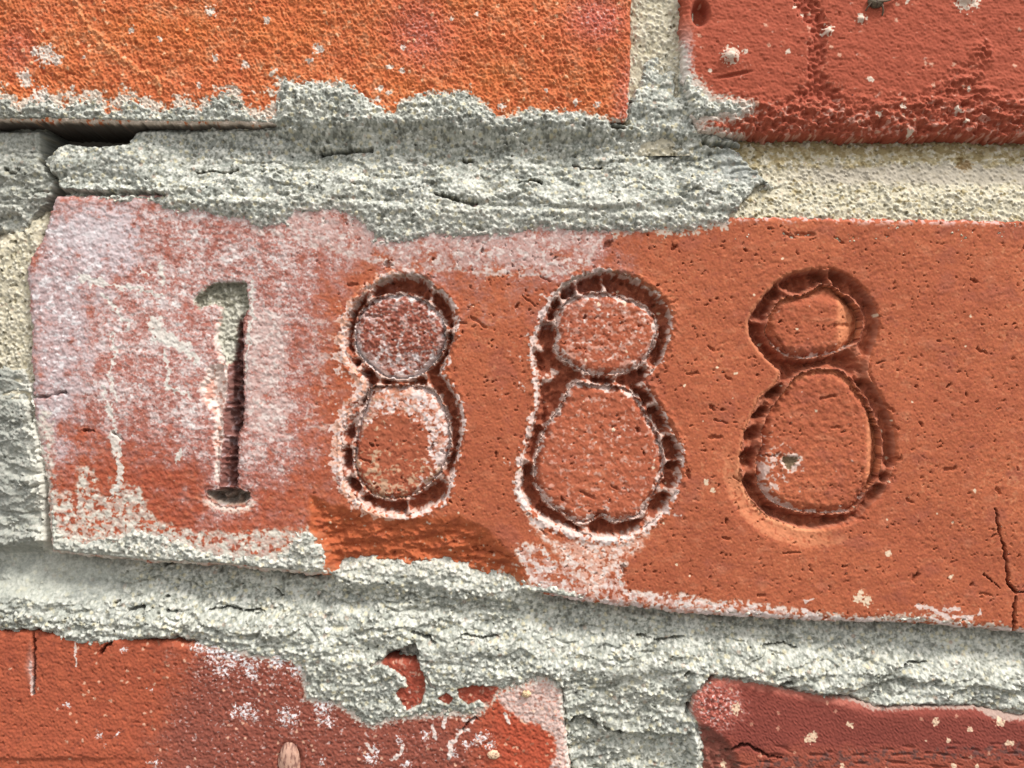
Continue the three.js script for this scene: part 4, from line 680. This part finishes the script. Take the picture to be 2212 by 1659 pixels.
const bricksOver = (x, y) => brickTop(x, y);
piece('mortar_joint', 'grey repair mortar smeared along the joint above the 1888 brick', wall, [-760, 90, 1720, 560], mortarUpper, colourUpper, { over: bricksOver });
piece('mortar_joint', 'grey mortar joint below the 1888 brick', wall, [-760, 780, 2700, 2240], mortarLower, colourLower, { over: bricksOver });
piece('old_mortar', 'cream old mortar in the upright joint between the two top bricks', wall, [1330, -520, 1500, 330], creamHead, colourCream, { over: (x, y) => Math.max(brickTop(x, y), mortarUpper(x, y)) });
piece('old_mortar', 'cream old mortar under the red top right brick', wall, [1380, 270, 2650, 520], creamBed, colourCreamBed, { over: (x, y) => Math.max(y < 345 ? reliefTopRight(x, y) : -200, reliefNumbered(x, y), mortarUpper(x, y)) });
piece('old_mortar', 'cream old mortar at the left end of the 1888 brick', wall, [-110, 380, 160, 900], creamLeft, colourCream, { over: (x, y) => Math.max(x < 0 ? reliefLeft(x, y) : reliefNumbered(x, y), mortarUpper(x, y), mortarLower(x, y)) });

// pebbles fired into the clay, a crumb of dirt and a hair caught on the wall
function pebble(x, y, z, rx, ry, rz, seed, rgb, name, parent, turn = 0) {
  const g = new THREE.IcosahedronGeometry(1, 5), p = g.attributes.position, v = new THREE.Vector3();
  for (let i = 0; i < p.count; i++) { v.fromBufferAttribute(p, i); const k = 1 + 0.13 * fbm(v.x * 1.4 + seed, v.y * 1.4 + v.z, 3); const X = v.x * rx * k, Y = v.y * ry * k; p.setXYZ(i, (x - MID_X + X * Math.cos(turn) - Y * Math.sin(turn)) * UNIT, (MID_Y - y + X * Math.sin(turn) + Y * Math.cos(turn)) * UNIT, (z + v.z * rz * k) * UNIT); }
  g.computeVertexNormals();
  const n = g.attributes.uv, t = paint(0, 0, 64, 64, (c, a, b) => { c[0] = rgb[0]; c[1] = rgb[1]; c[2] = rgb[2]; mix3(c, [rgb[0] * 0.6, rgb[1] * 0.5, rgb[2] * 0.5], 0.75 * ss(0, 0.4, fbm(a / 7 + seed, b / 12, 3))); mix3(c, [150, 84, 60], 0.6 * crust(0.15, fine(a * 1.4 + seed, b * 1.4))); });
  for (let i = 0; i < n.count; i++) n.setXY(i, 0.5 + (p.getX(i) / UNIT - (x - MID_X)) / (2.6 * rx), 0.5 + (p.getY(i) / UNIT - (MID_Y - y)) / (2.6 * ry));
  const m = new THREE.MeshStandardMaterial({ roughness: 0.8, map: t }); m.color.setScalar(ALBEDO);
  triangles += p.count / 3;
  return part(name, g, m, parent);
}
pebble(625, 1646, -5, 24, 42, 14, 3, [204, 160, 138], 'pebble', bottomLeft.mesh).userData.label = 'pinkish pebble fired into the brick';
pebble(1066, 1630, 0, 14, 10, 8, 8, [240, 206, 170], 'pebble', bottomLeft.mesh);
pebble(1137, 1497, 6, 10, 8, 7, 5, [232, 204, 160], 'pebble', bottomLeft.mesh);
pebble(1577, 120, 4, 19, 14, 11, 12, [226, 190, 170], 'pebble', topRight.mesh, 0.4);
const crumb = pebble(1890, 6, 5, 17, 13, 11, 21, [104, 92, 72], 'dirt_crumb', topRight.mesh);
crumb.userData.label = 'dark crumb of dirt with a bent stalk';
function hair(pts, r, rgb, name, parent) {
  const g = new THREE.TubeGeometry(new THREE.CatmullRomCurve3(pts.map(([x, y, z]) => new THREE.Vector3((x - MID_X) * UNIT, (MID_Y - y) * UNIT, z * UNIT))), 16, r * UNIT, 6);
  triangles += 192;
  return part(name, g, new THREE.MeshStandardMaterial({ roughness: 0.8, color: new THREE.Color(`rgb(${rgb})`) }), parent);
}
hair([[1890, 8, 14], [1912, 6, 12], [1935, -6, 8], [1960, -22, 4]], 2.4, '86,70,54', 'stalk', topRight.mesh);
hair([[1880, 8, 12], [1872, 18, 9], [1869, 24, 3]], 1.8, '86,70,54', 'stalk', topRight.mesh);
hair([[1900, 12, 12], [1905, 24, 8], [1905, 34, 2]], 1.8, '86,70,54', 'stalk', topRight.mesh);
hair([[1841, 204, 2], [1842, 225, -4], [1843, 258, -14]], 1.9, '96,48,42', 'hair', topRight.mesh);

// the body of the wall behind the facing, down to the ground
const core = new THREE.BoxGeometry(1.4, 2.4, 0.2); core.translate(0, 1.2 - EYE_HEIGHT, -0.1 - 150 * UNIT);
part('wall_core', core, new THREE.MeshStandardMaterial({ roughness: 0.95, color: new THREE.Color().setRGB(0.2, 0.18, 0.15) }), wall);

const ground = new THREE.Mesh(new THREE.PlaneGeometry(600, 600), new THREE.MeshStandardMaterial({ roughness: 0.95, color: new THREE.Color().setRGB(0.13, 0.125, 0.115) }));
ground.rotation.x = -Math.PI / 2; ground.name = 'ground'; ground.receiveShadow = true;
ground.userData = { kind: 'structure', label: 'grey ground at the foot of the wall' };
scene.add(ground);
console.log('triangles', Math.round(triangles));
renderer.render(scene, camera);
